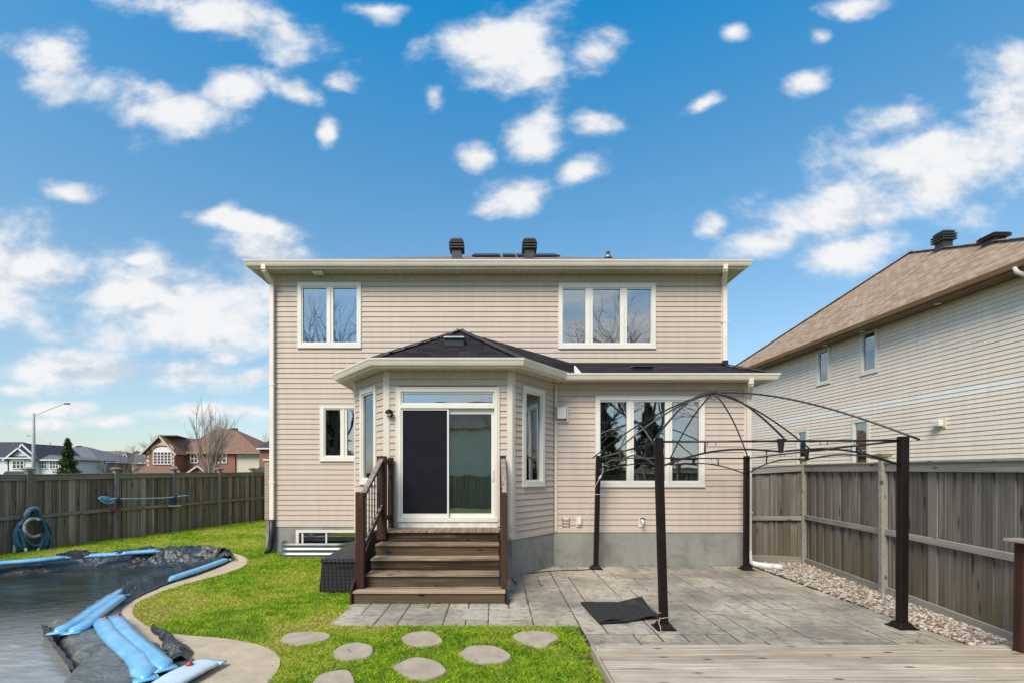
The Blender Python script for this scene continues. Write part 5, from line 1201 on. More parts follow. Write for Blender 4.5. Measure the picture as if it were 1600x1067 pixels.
water_tube([[G(356,873,.10), G(335,881,.09), G(310,890,.08), G(285,898,.07), G(262,906,.05)]], .085, 'curved blue water tube along the right side of the pool')
water_tube([[G(206,917,.09), G(180,930,.09), G(145,953,.09), G(115,974,.09), G(88,988,.09)], [G(193,929,.09), G(172,945,.09), G(150,962,.09), G(132,977,.09), G(112,988,.09)]], .083, 'double blue water tube lying along the water on the near side', [G(211,915,.12)])
water_tube([[G(157,967,.10), G(172,990,.10), G(195,1012,.10), G(215,1030,.10), G(228,1060,.10)], [G(177,963,.10), G(195,985,.10), G(215,1005,.10), G(240,1026,.10), G(258,1044,.10)]], .098, 'large double blue water tube on the near black cover', [G(165,966,.13), G(185,962,.13)])
water_tube([[G(328,1033,.06), G(300,1046,.07), G(270,1062,.07), G(230,1090,.07)]], .15, 'flat half-empty pale blue water tube on the bare concrete', [G(296,1038,.115)], 'vinyl_pale', .28)

# ---------------------------------------------------------------- hose and pole on the left fence
def on_fence(u, v, out=.09):
    n = Vector((dd.y, -dd.x)); A = FA0+n*out; B = FB+n*out; k = (u-U0)/F; t = (k*A.y-A.x)/((B.x-A.x)-k*(B.y-A.y)); p = A.lerp(B, t); return Vector((p.x, p.y, fz(v, p.y)))
def hose():
    o = empty('pool_hose', on_fence(50, 868), 0, 'coiled blue and grey pool hose hanging on the brown fence', 'hose'); rnd = random.Random(5)
    def loop(cu, cv, ru, rv, a0, a1, out, mat, r=.036, n=40):
        pts = [on_fence(cu+ru*math.sin(a0+(a1-a0)*i/n), cv-rv*math.cos(a0+(a1-a0)*i/n), out+.02*math.sin(i*.5)) for i in range(n+1)]; tube('hose_loop', pts, r, M[mat], o, 8)
    T = 2*math.pi
    loop(52, 838, 29, 30, .55, T-.4, .16, 'hose_blue'); loop(50, 836, 24, 26, -.3, T*.9, .22, 'hose_blue'); loop(55, 830, 17, 22, .2, T*.95, .26, 'hose_blue'); loop(53, 824, 15, 14, T*.4, T*1.1, .30, 'hose_pale')
    tube('hose_loop', spline([on_fence(u, v, .14) for u, v in ((41,812),(40,803),(45,796),(53,793),(60,796),(63,804),(63,814))], 24), .036, M['hose_pale'], o, 8)
    tube('hose_loop', spline([on_fence(u, v, .21) for u, v in ((44,815),(43,804),(48,797),(54,795),(60,798),(63,806),(66,818),(74,832),(80,848),(76,862),(68,870))], 36), .042, M['hose_blue'], o, 8)
    tube('hose_loop', spline([on_fence(u, v, .13) for u, v in ((36,818),(28,834),(24,850),(23,862),(27,869),(34,868),(46,865))], 30), .034, M['hose_pale'], o, 8)
    tube('hose_end', spline([on_fence(u, v, .26) for u, v in ((31,826),(36,842),(39,855))], 16), .036, M['hose_blue'], o, 8); tube('hose_end', spline([on_fence(u, v, .28) for u, v in ((66,832),(65,846),(61,858))], 16), .036, M['hose_blue'], o, 8)
    tube('cuff', [on_fence(39,855,.26), on_fence(41.5,864,.26)], .030, M['pvc'], o, 8); tube('cuff', [on_fence(61.5,856,.28), on_fence(59,863,.28)], .034, M['pvc'], o, 8)
    tube('hook', [on_fence(53,800,.02), on_fence(53,800,.28), on_fence(53,796,.30)], .02, M['black'], o, 6)
hose()
def pole():
    o = empty('pool_skimmer', on_fence(180, 783), 0, 'pale blue pole with a leaf-shaped net resting on fence brackets', 'pool skimmer')
    tube('pole', spline([on_fence(u, v, .17) for u, v in ((174,778.5),(215,778.5),(255,777.5),(275,775.5),(294,773.2))], 24), .017, M['pole_blue'], o, 8)
    rim = [on_fence(u, v, .17) for u, v in ((154,778),(158,775.5),(163,775),(170,777),(178,783.5),(172,785.5),(166,785.5),(159,783),(154,778))]; rs = spline(rim, 40); tube('rim', rs, .014, M['pole_blue'], o, 6)
    bm = bmesh.new(); c = sum((p for p in rs[:-1]), Vector())/40; n3 = Vector((dd.y, -dd.x, 0)); cv = bm.verts.new(c+n3*.05); vs = [bm.verts.new(p) for p in rs[:-1]]
    for i in range(len(vs)): bm.faces.new((cv, vs[i], vs[(i+1)%len(vs)]))
    m = from_bm('net', bm, M['net_blue'], o); m.modifiers.new('s', 'SOLIDIFY').thickness = .004
    for u, v, col, lab in ((184, 785, 'red', 'navy bracket with a red tray holding the net end of the pool pole'), (273, 782, 'white', 'navy bracket with a white tray holding the far end of the pool pole')):
        b = empty('pole_bracket', on_fence(u, v+9), 0, lab, 'bracket', 'brackets on the brown fence'); s = 1 if u < 200 else 1
        a0, a1 = on_fence(u-3, v-8, .08), on_fence(u+2.5, v+9, .08)
        bm = bmesh.new(); bm_beam(bm, on_fence(u-1, v-8, .1), on_fence(u-1, v+8, .1), .10, .06); from_bm('upright', bm, M['bracket'], b)
        bm = bmesh.new(); bm_beam(bm, on_fence(u, v-6, .1), on_fence(u+2, v-6, .24), .05, .05); bm_beam(bm, on_fence(u+2, v-6, .24), on_fence(u+3, v-9, .26), .04, .04); bm_beam(bm, on_fence(u+2, v+2, .12), on_fence(u+3, v-3, .2), .05, .06); from_bm('hook', bm, M['bracket'], b)
        beam('tray', on_fence(u-8, v+11 if u < 200 else v+8, .14), on_fence(u+8, v+9 if u < 200 else v+7.6, .14), .10, .035, M[col], b)
pole()

# ---------------------------------------------------------------- gravel strip, leaves, grass
def ico(): 
    bm = bmesh.new(); bmesh.ops.create_icosphere(bm, subdivisions=1, radius=1); V = np.array([v.co[:] for v in bm.verts]); Fc = np.array([[v.index for v in f.verts] for f in bm.faces]); bm.free(); return V, Fc
def big_mesh(name, V, Fc, mat, smooth_=False):
    me = bpy.data.meshes.new(name); nv, nf, k = len(V), len(Fc), Fc.shape[1]
    me.vertices.add(nv); me.vertices.foreach_set('co', V.astype(np.float32).ravel()); me.loops.add(nf*k); me.loops.foreach_set('vertex_index', Fc.astype(np.int32).ravel())
    me.polygons.add(nf); me.polygons.foreach_set('loop_start', np.arange(0, nf*k, k, dtype=np.int32))
    if smooth_: me.polygons.foreach_set('use_smooth', np.ones(nf, dtype=bool))
    me.materials.append(mat); me.update(calc_edges=True); return new_obj(name, me)
def fence_x(y): t = (y-RA.y)/(RB.y-RA.y); return RA.x+(RB.x-RA.x)*t
def gravel():
    bed = mesh('gravel_bed', [(5.455,1.5,-.03),(fence_x(1.5)+.05,1.5,-.03),(6.8,10.6,.03),(5.42,10.6,.03)], [(0,1,2,3)], M['soil']); tag(bed, 'dark soil under the pebbles beside the patio', 'soil', kind='structure')
    V0_, F0 = ico(); n = 12500; y = rng.uniform(3.2, 10.3, n); x = 5.44+rng.beta(1.05, 1.0, n)*(np.array([fence_x(a) for a in y])-5.47); keep = (x > 5.455)|(rng.random(n) < .3)
    x, y = x[keep], y[keep]; n = len(x); s = rng.uniform(.011, .028, n)*(1+.3*rng.random(n)); sc = np.stack([s*rng.uniform(.9,1.5,n), s*rng.uniform(.8,1.1,n), s*rng.uniform(.45,.8,n)], 1)
    z = -.02+.03*(y-3.2)/7+rng.uniform(0, .03, n); a = rng.uniform(0, 6.28, n); ca, sa = np.cos(a), np.sin(a)
    P_ = V0_[None]*sc[:,None]*(1+.16*rng.standard_normal((n, len(V0_), 1))); q = P_.copy(); q[...,0] = P_[...,0]*ca[:,None]-P_[...,1]*sa[:,None]; q[...,1] = P_[...,0]*sa[:,None]+P_[...,1]*ca[:,None]
    q += np.stack([x, y, z], 1)[:,None]; Fa = (F0[None]+(np.arange(n)*len(V0_))[:,None,None]).reshape(-1, 3)
    tag(big_mesh('gravel', q.reshape(-1,3), Fa, M['pebble'], True), 'tan river pebbles filling the strip along the grey fence', 'gravel', kind='stuff')
gravel()
def leaves():
    spots = []
    for k in range(420): y = random.uniform(4.0, 9.9); spots.append((random.uniform(5.5, fence_x(y)-.1), y, .03+.02*random.random()))
    for k in range(60): spots.append((1.0-abs(random.gauss(0, .10)), random.uniform(3.8, 5.1), .03))
    for k in range(40): spots.append((random.uniform(.4, 5.3), YE-.04-abs(random.gauss(0, .10)), .012))
    for k in range(35): spots.append((random.uniform(.3, 5.3), random.uniform(5.3, 9.9), .010))
    for k in range(20): spots.append((random.uniform(.25, 1.1), random.uniform(7.2, 9.0), .010))
    for k in range(30): x = random.uniform(-5, 1); spots.append((x, random.uniform(4.6, 6.0), .04))
    V = []; Fc = []
    for x, y, z in spots:
        a = random.uniform(0, 6.3); s = random.uniform(.012, .030); b = len(V)
        for px, py, pz_ in ((-1,0,.1),(-.2,.5,.3),(1,0,.05),(-.2,-.5,.25)): V.append((x+s*(px*math.cos(a)-py*math.sin(a)), y+s*(px*math.sin(a)+py*math.cos(a)), z+s*pz_+.004))
        Fc += [(b,b+1,b+2),(b,b+2,b+3)]
    o = mesh('fallen_leaves', V, Fc, M['leaf']); tag(o, 'small brown fallen leaves scattered over the patio edge and pebbles', 'leaves', kind='stuff')
leaves()
def grass():
    po = np.array([(p[0], p[1]) for p in pool_out])
    def vin(poly, x, y):
        r = np.zeros(len(x), bool); j = len(poly)-1
        for i in range(len(poly)):
            xi, yi = poly[i][0], poly[i][1]; xj, yj = poly[j][0], poly[j][1]
            c = ((yi > y) != (yj > y)) & (x < (xj-xi)*(y-yi)/((yj-yi) or 1e-9)+xi); r ^= c; j = i
        return r
    zones = [(-2.6, 1.05, 3.4, 6.1, 7500), (-6.2, -2.0, 3.4, 8.5, 6000), (-6.5, -2.9, 8.5, 11.15, 3400), (-12.5, -5.3, 8.5, 13, 2300), (-11.6, -5.3, 13, 19.6, 1500), (-12.5, 1.0, .5, 3.4, 700)]
    Xs, Ys = [], []
    for x0, x1, y0, y1, dn in zones:
        n = int((x1-x0)*(y1-y0)*dn); x = rng.uniform(x0, x1, n); y = rng.uniform(y0, y1, n)
        ok = ~vin(po, x, y) & ~((x > -2.19+.05*rng.random(n)) & (y > 6.08+.05*rng.random(n))) & ~((x > SX0-.05) & (y > 7.0)) & ~((x > -5.4) & (y > 11.13)) & ~((x > XL-.65) & (y > 11.95)) & ~((x > -2.95) & (x < -2.2) & (y > 7.77) & (y < 9.2))
        ok &= ~((x > -4.9) & (x < -2.95) & (y > 10.58))
        fxl = FA0.x+(y-FA0.y)*dd.x/dd.y; ok &= x > fxl+.03
        for s in STONES: ok &= ~vin(s, x, y)
        Xs.append(x[ok]); Ys.append(y[ok])
    x = np.concatenate(Xs); y = np.concatenate(Ys); n = len(x); print('grass blades', n)
    sm = lambda t: np.clip(t, 0, 1)**2*(3-2*np.clip(t, 0, 1)); z = .12*sm((y-8.5)/3)*sm((-x-2)/1.6)-.012
    def fn(sx, sy, o=0):     # smooth value noise
        gx, gy = x*sx+o, y*sy+o*1.7; i, j = np.floor(gx).astype(int), np.floor(gy).astype(int); tx, ty = gx-i, gy-j; tx = tx*tx*(3-2*tx); ty = ty*ty*(3-2*ty)
        h = lambda a, b: ((np.sin(a*127.1+b*311.7)*43758.5453) % 1.0)
        return (h(i,j)*(1-tx)+h(i+1,j)*tx)*(1-ty)+(h(i,j+1)*(1-tx)+h(i+1,j+1)*tx)*ty
    big = .5*fn(.8,.8)+.3*fn(1.9,1.9,5)+.2*fn(4.3,4.3,9); fine = .6*fn(7,7,3)+.4*fn(16,16,8)
    far = np.clip((y-4)/12, 0, 1)
    hgt = (.018+.026*rng.random(n))*(.65+.7*fine)*(1+.25*far); wid = (.0028+.0020*rng.random(n))*(1+1.6*far); a = rng.uniform(0, 6.283, n); lean = hgt*rng.uniform(.4, 1.5, n); la = rng.uniform(0, 6.283, n)
    dx, dy = np.cos(a)*wid, np.sin(a)*wid; lx, ly = np.cos(la)*lean, np.sin(la)*lean
    V = np.empty((n, 4, 3)); V[:,0] = np.stack([x-dx, y-dy, z], 1); V[:,1] = np.stack([x+dx, y+dy, z], 1); V[:,2] = np.stack([x+dx*.7+lx*.4, y+dy*.7+ly*.4, z+hgt*.62], 1); V[:,3] = np.stack([x+lx, y+ly, z+hgt], 1)
    Fc = np.empty((n, 2, 3), int); b = np.arange(n)*4; Fc[:,0] = np.stack([b, b+1, b+2], 1); Fc[:,1] = np.stack([b, b+2, b+3], 1)
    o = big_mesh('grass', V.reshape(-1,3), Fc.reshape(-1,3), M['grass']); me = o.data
    g0, g1, yl, br = np.array((.17,.34,.012)), np.array((.46,.62,.035)), np.array((.70,.68,.09)), np.array((.62,.48,.21))
    t = np.clip(.42+1.5*(fine-.5)+.5*(rng.random(n)-.5), 0, 1)[:,None]; col = g0*(1-t)+g1*t
    ky = np.clip((big-.44)*4.2, 0, .9)[:,None]*rng.uniform(.4, 1, (n,1)); col = col*(1-ky)+yl*ky
    kb = np.clip((big*.65+fine*.35-.56)*8, 0, 1)[:,None]*(rng.random((n,1)) < .55)*(1-.6*far[:,None]); col = col*(1-kb)+br*kb
    dead = (rng.random(n) < .045)[:,None]; col = np.where(dead, br, col)
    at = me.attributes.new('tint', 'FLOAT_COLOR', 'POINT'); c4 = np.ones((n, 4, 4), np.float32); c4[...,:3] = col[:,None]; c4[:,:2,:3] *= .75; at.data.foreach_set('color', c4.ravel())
    tag(o, 'short bright green lawn grass with a few dry patches', 'grass', kind='stuff')
grass()

# ---------------------------------------------------------------- houses, trees and lamps beyond the fence
def gable(parent, u0, u1, ve, up, vp, Yf, depth, wmat, rmat, ov=.4, over=0):   # gable front at Yf: eave height ve, peak (up, vp)
    xa, xb, xm, ze, zr = fx(u0,Yf), fx(u1,Yf), fx(up,Yf), fz(ve,Yf), fz(vp,Yf); pr = [(xa,-.3),(xb,-.3),(xb,ze),(xm,zr-.12),(xa,ze)]; y1 = Yf+depth
    V = [(x,Yf,z) for x, z in pr]+[(x,y1,z) for x, z in pr]; mesh('gable_wall', V, [(0,1,2,3,4),(9,8,7,6,5)]+[(i,i+5,(i+1)%5+5,(i+1)%5) for i in range(5)], wmat, parent)
    for x_, sg in ((xa, -1), (xb, 1)):
        k = (zr-ze)/abs(xm-x_); lo = (x_+sg*ov, ze-ov*k); roof_face('roof_slope', [(lo[0],Yf-ov,lo[1]),(xm,Yf-ov,zr),(xm,y1,zr),(lo[0],y1,lo[1])], .12, rmat, parent)
        beam('barge_board', (lo[0],Yf-ov-.03,lo[1]-.14), (xm,Yf-ov-.03,zr-.14), .06, .24, M['white_far'] if wmat is M['white_far'] else M['stone_pale'], parent)
def hip(parent, u0, u1, ve, ra, rb, vr, Yf, depth, mat, ov=.45):     # eave (u0..u1, ve) on the front plane Yf, ridge ends (ra, rb, vr) seen at mid depth
    y0, y1 = Yf-ov, Yf+depth+ov; ym = (y0+y1)/2; xa, xb, ze = fx(u0,y0), fx(u1,y0), fz(ve,y0); A, B, C_, D = (xa,y0,ze),(xb,y0,ze),(xb,y1,ze),(xa,y1,ze); E, G_ = (fx(ra,ym),ym,fz(vr,ym)),(fx(rb,ym),ym,fz(vr,ym))
    for q in ((A,B,G_,E),(B,C_,G_),(C_,D,E,G_),(D,A,E)): roof_face('roof_slope', q, .12, mat, parent)
    box('fascia', xa-.02, xb+.02, y0-.06, y0-.01, ze-.2, ze-.01, M['gutter_n'] if mat in (M['shingle_red'], M['shingle_brown']) else M['white_far'], parent)
def wallbox(name, u0, u1, vt, Yf, depth, mat, parent): return box(name, fx(u0,Yf), fx(u1,Yf), Yf, Yf+depth, -.3, fz(vt,Yf), mat, parent)
def lean_roof(name, u0, u1, v0, Y0_, u2, u3, v1, Y1_, mat, parent): return roof_face(name, [P(u0,v0,Y0_), P(u1,v0,Y0_), P(u3,v1,Y1_), P(u2,v1,Y1_)], .12, mat, parent)
def far_window(parent, u0, v0, u1, v1, Y, cols=2, rows=2, frame='white', arch=False):
    w = empty('window', P((u0+u1)/2, v1, Y), 0, parent=parent); a, b, c, d = fx(u0,Y), fx(u1,Y), fz(v1,Y), fz(v0,Y); y = Y
    box('pane', a, b, y-.06, y-.03, c, d, M['far_glass'], w)
    bm = bmesh.new(); f = .10
    for q in ((a-f,a+.02,c-f,d+f),(b-.02,b+f,c-f,d+f),(a,b,d-.02,d+f),(a,b,c-f,c+.02)): bm_hexa(bm, box_pts(q[0],q[1],y-.14,y-.0,q[2],q[3]))
    for k in range(1, cols): x = a+(b-a)*k/cols; bm_hexa(bm, box_pts(x-.05,x+.05,y-.12,y-.061,c,d))
    for k in range(1, rows): z = c+(d-c)*k/rows; bm_hexa(bm, box_pts(a,b,y-.115,y-.062,z-.035,z+.035))
    from_bm('frame', bm, M[frame], w)
    if arch:
        n = 14; V = [(( a+b)/2, y-.1, d+.1)]; r = (b-a)/2+.1; hh = arch
        for k in range(n+1): t = math.pi*k/n; V.append(((a+b)/2+r*math.cos(t), y-.1, d+.1+hh*math.sin(t)))
        V += [(x, y_+.1, z) for x, y_, z in V]; m = n+2; mesh('arched_head', V, [tuple(range(1, n+2))]+[tuple(range(m+1, m+n+2))[::-1]]+[(i, i+1, m+i+1, m+i) for i in range(1, n+1)], M['white'], w)
    return w
def red_house():
    Y = 70; h = empty('brick_house', P(315, 748, Y), 0, 'red brick house with a russet roof and a big arched window, beyond the fence', 'house'); X = lambda u: fx(u, Y); Z = lambda v: fz(v, Y); z0 = -.3
    wallbox('brick_wall', 270, 367, 704, Y, 9, M['brick_red'], h); wallbox('pale_side_wall', 367, 405, 706, Y+.3, 9, M['beige_far'], h)
    hip(h, 272, 408, 706, 338, 366, 669.5, Y, 11, M['shingle_red'])
    Yw = Y-2.5; gable(h, 228, 273, 703, 252, 679, Yw, 9, M['brick_red'], M['shingle_red'], .5)
    lean_roof('roof_slope', 252, 276, 679.2, Yw+.2, 291, 292, 683.5, Y+3, M['shingle_red'], h)
    for sx in (229, 268):
        for k in range(6): box('quoin', fx(sx, Yw)+(.0 if k%2 else .1), fx(sx+4.5, Yw), Yw-.05, Yw+.1, fz(742, Yw)+k*.62, fz(742, Yw)+k*.62+.42, M['stone_pale'], h)
    bm = bmesh.new(); n = 16; c0, r = fx(254.5, Yw), (fx(269.5, Yw)-fx(239.5, Yw))/2
    for k in range(n):
        t0, t1 = math.pi*k/n, math.pi*(k+1)/n; q = lambda r_, hh, t, y: (c0+r_*math.cos(t), y, fz(703, Yw)+hh*math.sin(t))
        bm_hexa(bm, [q(r,.70,t0,Yw-.12), q(r+.30,1.08,t0,Yw-.12), q(r+.30,1.08,t1,Yw-.12), q(r,.70,t1,Yw-.12), q(r,.70,t0,Yw), q(r+.30,1.08,t0,Yw), q(r+.30,1.08,t1,Yw), q(r,.70,t1,Yw)])
    from_bm('stone_arch', bm, M['stone_pale'], h)
    far_window(h, 241, 706, 268, 724, Yw, 5, 4, 'white', .66)
    far_window(h, 299, 710, 309, 722, Y, 2, 2); far_window(h, 342, 709, 354, 722, Y, 2, 2)
    for u0, u1 in ((297, 311), (340, 356)): box('stone_lintel', X(u0), X(u1), Y-.1, Y, Z(708.5), Z(706.5), M['stone_pale'], h)
    bm = bmesh.new(); bmesh.ops.create_cone(bm, cap_ends=True, segments=16, radius1=.28, radius2=.28, depth=.1, matrix=Matrix.Translation(P(254, 689, Yw-.05)) @ Matrix.Rotation(R(90), 4, 'X')); from_bm('gable_vent', bm, M['stone_pale'], h)
    lean_roof('garage_roof', 215, 282, 738, Y-6, 226, 276, 727, Yw, M['shingle_red'], h); wallbox('garage_wall', 218, 280, 738.5, Y-5.6, 3, M['brick_red'], h)
    gable(h, 288, 333, 742, 311, 726, Y-3.5, 3.5, M['brick_red'], M['shingle_red'], .4)
    for u in (346, 366): b = P(u, 672, Y+5.5); box('chimney_vent', b.x-.4, b.x+.4, b.y-.4, b.y+.4, b.z-1.0, b.z+.35, M['brick_buff'] if u < 350 else M['vent'], h)
    Y2 = 62; h2 = empty('brick_house', P(412, 748, Y2), 0, 'sliver of a second brick house showing next to the left house corner', 'house')
    wallbox('brick_wall', 405.5, 476, 699, Y2, 9, M['brick_red'], h2); hip(h2, 401, 480, 699, 440, 450, 676, Y2, 9, M['shingle_dark']); lean_roof('porch_roof', 396, 440, 736, Y2-3, 405, 440, 729, Y2, M['shingle_dark'], h2); wallbox('porch_wall', 399, 440, 737, Y2-2.7, 2.7, M['brick_red'], h2)
red_house()
def other_houses():
    Y = 72; h = empty('white_house', P(30, 745, Y), 0, 'white sided house with a dark slate roof and gables at the far left', 'house')
    wallbox('wall', -60, 14, 713, Y+.5, 10, M['white_far'], h); hip(h, -62, 50, 714, -40, 36, 690, Y+.5, 10, M['shingle_dark'])
    gable(h, 12, 53, 714.5, 32, 698.5, Y+.5, 5, M['white_far'], M['shingle_dark'], .4); gable(h, 24, 59, 713, 37, 692, Y+1.2, 8, M['white_far'], M['shingle_dark'], .3)
    far_window(h, 21, 720, 38, 731, Y+.5, 3, 2, 'white', .5)
    wallbox('wing_wall', 53, 99, 717, Y+1.5, 8, M['white_far'], h); hip(h, 50, 101, 717, 60, 62, 704, Y+1.5, 9, M['shingle_grey']); far_window(h, 61, 720, 74, 731, Y+1.5, 3, 2); far_window(h, 79, 721, 92, 731, Y+1.5, 3, 2)
    lean_roof('porch_roof', 5, 45, 739, Y-5, 9, 44, 735.5, Y-2, M['shingle_dark'], h); wallbox('porch_wall', 7, 43, 740, Y-4.6, 2.6, M['white_far'], h)
    Y2 = 84; h = empty('grey_roofed_house', P(125, 745, Y2), 0, 'beige house with a broad grey hip roof behind the spruce', 'house')
    wallbox('wall', 90, 156, 722, Y2, 10, M['beige_far'], h); wallbox('brick_wall', 155, 162, 722, Y2-.1, 6, M['brick_red'], h); hip(h, 62, 162, 722, 117, 134, 697, Y2, 12, M['shingle_grey'])
    far_window(h, 142, 725.5, 154, 734.5, Y2, 3, 1); b = P(124, 698, Y2+6); box('roof_vent', b.x-.4, b.x+.4, b.y-.3, b.y+.3, b.z-.6, b.z+.25, M['vent'], h)
    Y3 = 96; h = empty('taupe_roofed_house', P(190, 745, Y3), 0, 'brick house with a taupe hip roof and two gables, half hidden by a bare tree', 'house')
    wallbox('brick_wall', 157, 232, 725, Y3, 9, M['brick_red'], h); hip(h, 145, 234, 724, 148, 190, 704, Y3, 13, M['shingle_brown'])
    gable(h, 160, 178, 724, 169, 711, Y3-1.5, 5, M['brick_buff'], M['shingle_brown'], .4); gable(h, 184, 208, 724, 198, 707, Y3-1.5, 5, M['brick_buff'], M['shingle_brown'], .4)
    far_window(h, 192, 727, 200, 735, Y3-1.5, 2, 1); far_window(h, 165, 728, 172, 735, Y3-1.5, 2, 1); far_window(h, 213, 727, 221, 735, Y3, 2, 1)
    Y4 = 88; h = empty('slate_roofed_house', P(215, 745, Y4), 0, 'house with a slate grey roof just left of the red brick gable', 'house')
    wallbox('brick_wall', 206, 238, 723, Y4, 8, M['brick_buff'], h); hip(h, 204, 242, 722, 212, 222, 706, Y4, 9, M['shingle_grey']); b = P(214, 707, Y4+4.5); box('roof_vent', b.x-.4, b.x+.4, b.y-.3, b.y+.3, b.z-.5, b.z+.3, M['vent'], h)
other_houses()
def lamp(u, vt, Y, arm, side, label):
    x = fx(u, Y); zt = fz(vt, Y); o = empty('street_lamp', (x, Y, -.3), 0, label, 'street lamp', 'street lamps beyond the fence')
    tube('pole', [(x, Y, -.3), (x, Y, zt*.5), (x, Y, zt)], [.19, .165, .13], M['pole_grey'], o, 10)
    e = Vector((x+side*arm, Y, zt+.9*arm/3)); tube('arm', spline([(x, Y, zt-.35), (x+side*arm*.5, Y, zt+.35*arm/3), e], 14), .035, M['pole_grey'], o, 6)
    box('lamp_head', e.x-.35 if side < 0 else e.x-.05, e.x+.05 if side < 0 else e.x+.55, Y-.12, Y+.12, e.z-.08, e.z+.06, M['vent'], o, .03)
lamp(52.5, 645, 54, 3.6, 1, 'tall concrete street lamp with its arm to the right, nearer of the two'); lamp(78, 690, 96, 4.2, -1, 'distant street lamp with its arm to the left')

def bm_branch(bm, p, d, ln, r, depth, rnd, spread, upb, n=4, curve=.1, kids=(2, 4), sh=.72):
    pts = [p.copy()]; q = p.copy(); dd_ = d.copy(); k = 3
    for i in range(k):
        dd_ = (dd_+Vector((rnd.gauss(0,curve), rnd.gauss(0,curve), rnd.gauss(0,curve)+upb))).normalized(); q = q+dd_*(ln/k); pts.append(q.copy())
    bm_tube(bm, pts, [r*(1-.42*i/k) for i in range(k+1)], max(3, n), False)
    if depth <= 0: return
    m = rnd.randint(*kids)
    for j in range(m):
        t = rnd.uniform(.35, 1.0) if j else 1.0; s = min(k-1, int(t*k)); b = pts[s].lerp(pts[s+1], t*k-s) if t < 1 else pts[-1]
        ax = Vector((rnd.gauss(0,1), rnd.gauss(0,1), rnd.gauss(0,1))).cross(dd_); nd = (dd_+ax.normalized()*spread*rnd.uniform(.5, 1.2)).normalized()
        bm_branch(bm, b, nd, ln*sh*rnd.uniform(.75, 1.15), r*.56, depth-1, rnd, spread, upb, n-1, curve, kids, sh)
def bare_tree(name, base, height, label, seed, mat='bark', stems=1, depth=5, spread=.55, upb=.05, group=None, thick=1.0):
    rnd = random.Random(seed); o = empty(name, base, 0, label, 'tree', group); b = Vector(base)
    bm = bmesh.new(); th = height*(.10 if stems > 1 else .22); bm_tube(bm, [b-Vector((0,0,.3)), b+Vector((.02,0,th*.5)), b+Vector((0,.02,th))], [height*.022*thick, height*.019*thick, height*.017*thick], 9); from_bm('trunk', bm, M[mat], o, True)
    bm = bmesh.new()
    for s in range(max(4, stems)):
        a = s*2.4+rnd.random(); tilt = rnd.uniform(.12, .42) if stems > 1 else rnd.uniform(.25, .7)
        d = Vector((math.cos(a)*tilt, math.sin(a)*tilt, 1)).normalized(); bm_branch(bm, b+Vector((0,0,th*rnd.uniform(.6, .98))), d, height*(.30 if stems > 1 else .27), height*.0105*thick, depth, rnd, spread, upb, 5, .08, (2, 4) if stems <= 1 else (2, 3), .74)
    from_bm('crown', bm, M[mat], o); return o
bare_tree('bare_tree', (fx(330, 50), 50, -.3), 10.6, 'big bare many-stemmed tree in front of the red brick house', 3, 'bark', 14, 4, .26, .10)
bare_tree('bare_tree', (fx(195, 75), 75, -.3), 8.2, 'small bare tree with a nest in front of the taupe roof', 8, 'bark_dark', 1, 4, .5, .02)
bare_tree('bare_tree', (fx(243, 110), 110, -.3), 13.5, 'faint bare treetop behind the red brick gable', 12, 'bark', 1, 4, .5, .04)
bare_tree('bare_tree', (fx(412, 95), 95, -.3), 12.8, 'bare tree half hidden behind the left corner of the house', 15, 'bark', 5, 4, .35, .08)
for u, Y_, hh, sd, lb in ((166, 80, 6.6, 31, 'small bare tree in front of the beige house behind the spruce'), (216, 82, 7.4, 32, 'slim bare tree just left of the red brick gable'), (150, 92, 6.5, 33, 'low bare shrub-like tree right of the spruce, far off')): bare_tree('bare_tree', (fx(u, Y_), Y_, -.3), hh, lb, sd, 'bark', 5, 4, .4, .05)
def spruce(b, Ht, wr, label, seed):
    o = empty('spruce_tree', b, 0, label, 'tree'); q = Ht/5.5
    tube('trunk', [b, b+Vector((0,0,Ht*.95))], [.13, .02], M['bark_dark'], o, 7); V = []; Fc = []; rnd = random.Random(seed)
    for k in range(16000):
        t = rnd.random()**.75; z = Ht*(1-t)*.98+.25; rr = (t**.85)*wr*(.75+.25*math.sin(z*7.5/q+rnd.random()))*rnd.uniform(.45, 1.06); a = rnd.uniform(0, 6.283); rr *= 1+.14*math.sin(a*5+z*2)+.08*math.sin(a*3+1)
        p = b+Vector((rr*math.cos(a), rr*math.sin(a), z-.25*rr)); s = rnd.uniform(.07, .15)*q; d = Vector((math.cos(a), math.sin(a), rnd.uniform(-.5, .35))).normalized()*s*1.6; c = Vector((-math.sin(a), math.cos(a), rnd.uniform(-.5,.5)))*s*.5; i = len(V)
        V += [p-c, p+c, p+d]; Fc.append((i, i+1, i+2))
    mesh('crown', V, Fc, M['needle'], o)
spruce(Vector((fx(106, 45), 45, -.3)), fz(686, 45)+.3, 1.42, 'dense green spruce beyond the fence, left of the houses', 4)
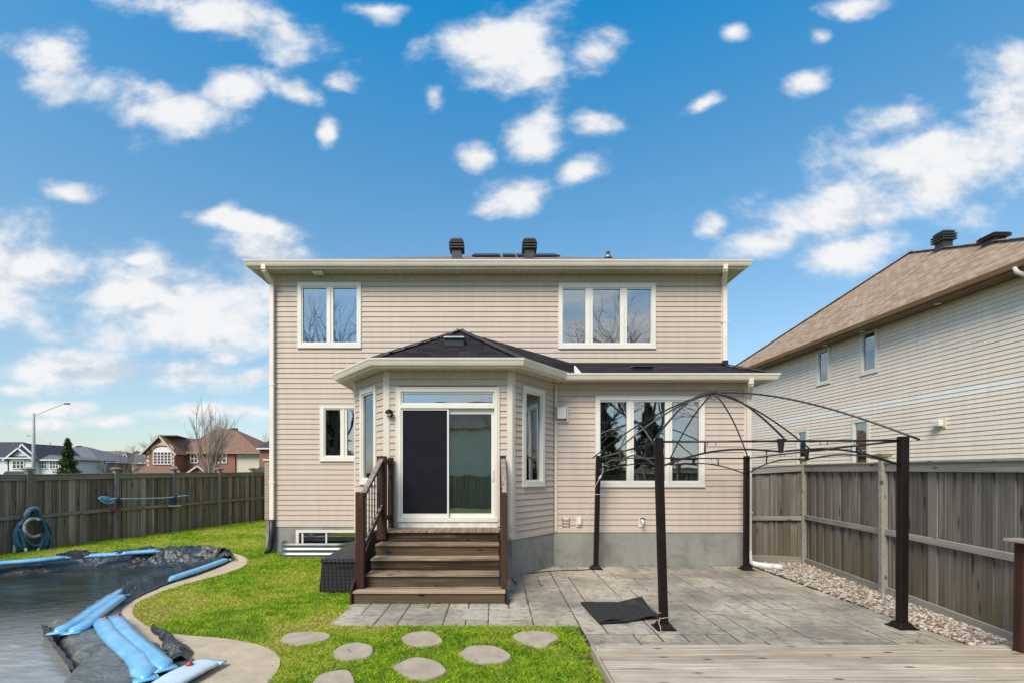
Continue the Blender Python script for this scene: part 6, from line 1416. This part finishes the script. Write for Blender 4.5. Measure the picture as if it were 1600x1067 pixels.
# ---------------------------------------------------------------- what stands behind the viewer and shows in the window glass
def behind():
    h = empty('house', (-2, -24, -.3), 0, 'sand-sided house behind the yard, seen only as a reflection in the patio door', 'house'); Y = -24
    box('wall', -9, 7, Y-9, Y, -.3, 6.2, M['siding_far'], h)
    for x in (-5, 2.5):
        w = empty('window', (x, Y, 3.6), 0, parent=h); box('pane', x-.6, x+.6, Y+.01, Y+.03, 3.7, 5.2, M['far_glass'], w); box('frame', x-.72, x-.6, Y+.01, Y+.06, 3.6, 5.3, M['white'], w); box('frame', x+.6, x+.72, Y+.01, Y+.06, 3.6, 5.3, M['white'], w); box('frame', x-.6, x+.6, Y+.01, Y+.06, 5.2, 5.3, M['white'], w); box('frame', x-.6, x+.6, Y+.01, Y+.06, 3.6, 3.7, M['white'], w)
    for q in (((-9.5,Y+.5,6.1),(7.5,Y+.5,6.1),(4,Y-4.5,9),(-6,Y-4.5,9)),((7.5,Y+.5,6.1),(7.5,Y-9.5,6.1),(4,Y-4.5,9)),((-9.5,Y-9.5,6.1),(-9.5,Y+.5,6.1),(-6,Y-4.5,9)),((7.5,Y-9.5,6.1),(-9.5,Y-9.5,6.1),(-6,Y-4.5,9),(4,Y-4.5,9))): roof_face('roof_slope', q, .1, M['shingle_brown'], h)
    f = empty('fence', (0, -9, 0), 0, 'rear board fence behind the viewer, seen only as a reflection', 'fence'); bm = bmesh.new(); bm_hexa(bm, box_pts(-.07, .07, -.01, .01, 0, 1.85)); me = mesh_data('fence_board', bm, M['fence_r'])
    for k in range(150): inst('fence_board', me, (-12+k*.145, -9+.006*(k%3), 0), 0, (1,1,1), f)
    box('top_rail', -12, 9.7, -9.0+.02, -9.0+.14, 1.86, 1.9, M['rail_r'], f)
    g = 'bare trees behind the viewer'
    for x, y, hh, sd, lb in ((6.2, -13, 15, 21, 'bare tree behind the viewer, nearest to the middle of the yard'), (11.0, -14, 17.5, 22, 'tall bare tree behind the viewer, second from the right'), (1.5, -18, 11, 23, 'low bare tree behind the viewer in front of the rear house'), (-12.5, -14, 17.5, 24, 'bare tree behind the viewer, leftmost of the row'), (15.5, -12, 13, 25, 'bare tree behind the viewer, rightmost of the row')): bare_tree('bare_tree', (x, y, -.3), hh, lb, sd, 'bark_dark', 1, 5, .6, .03, g, .8)
    spruce(Vector((9.0, -20, -.3)), 9, 3.2, 'spruce behind the viewer to the right of the rear house', 9); spruce(Vector((13.0, -20, -.3)), 8, 3.0, 'spruce behind the viewer, rightmost of the evergreens', 10); spruce(Vector((-14.5, -19, -.3)), 9, 3.2, 'spruce behind the viewer to the left of the rear house', 11)
behind()
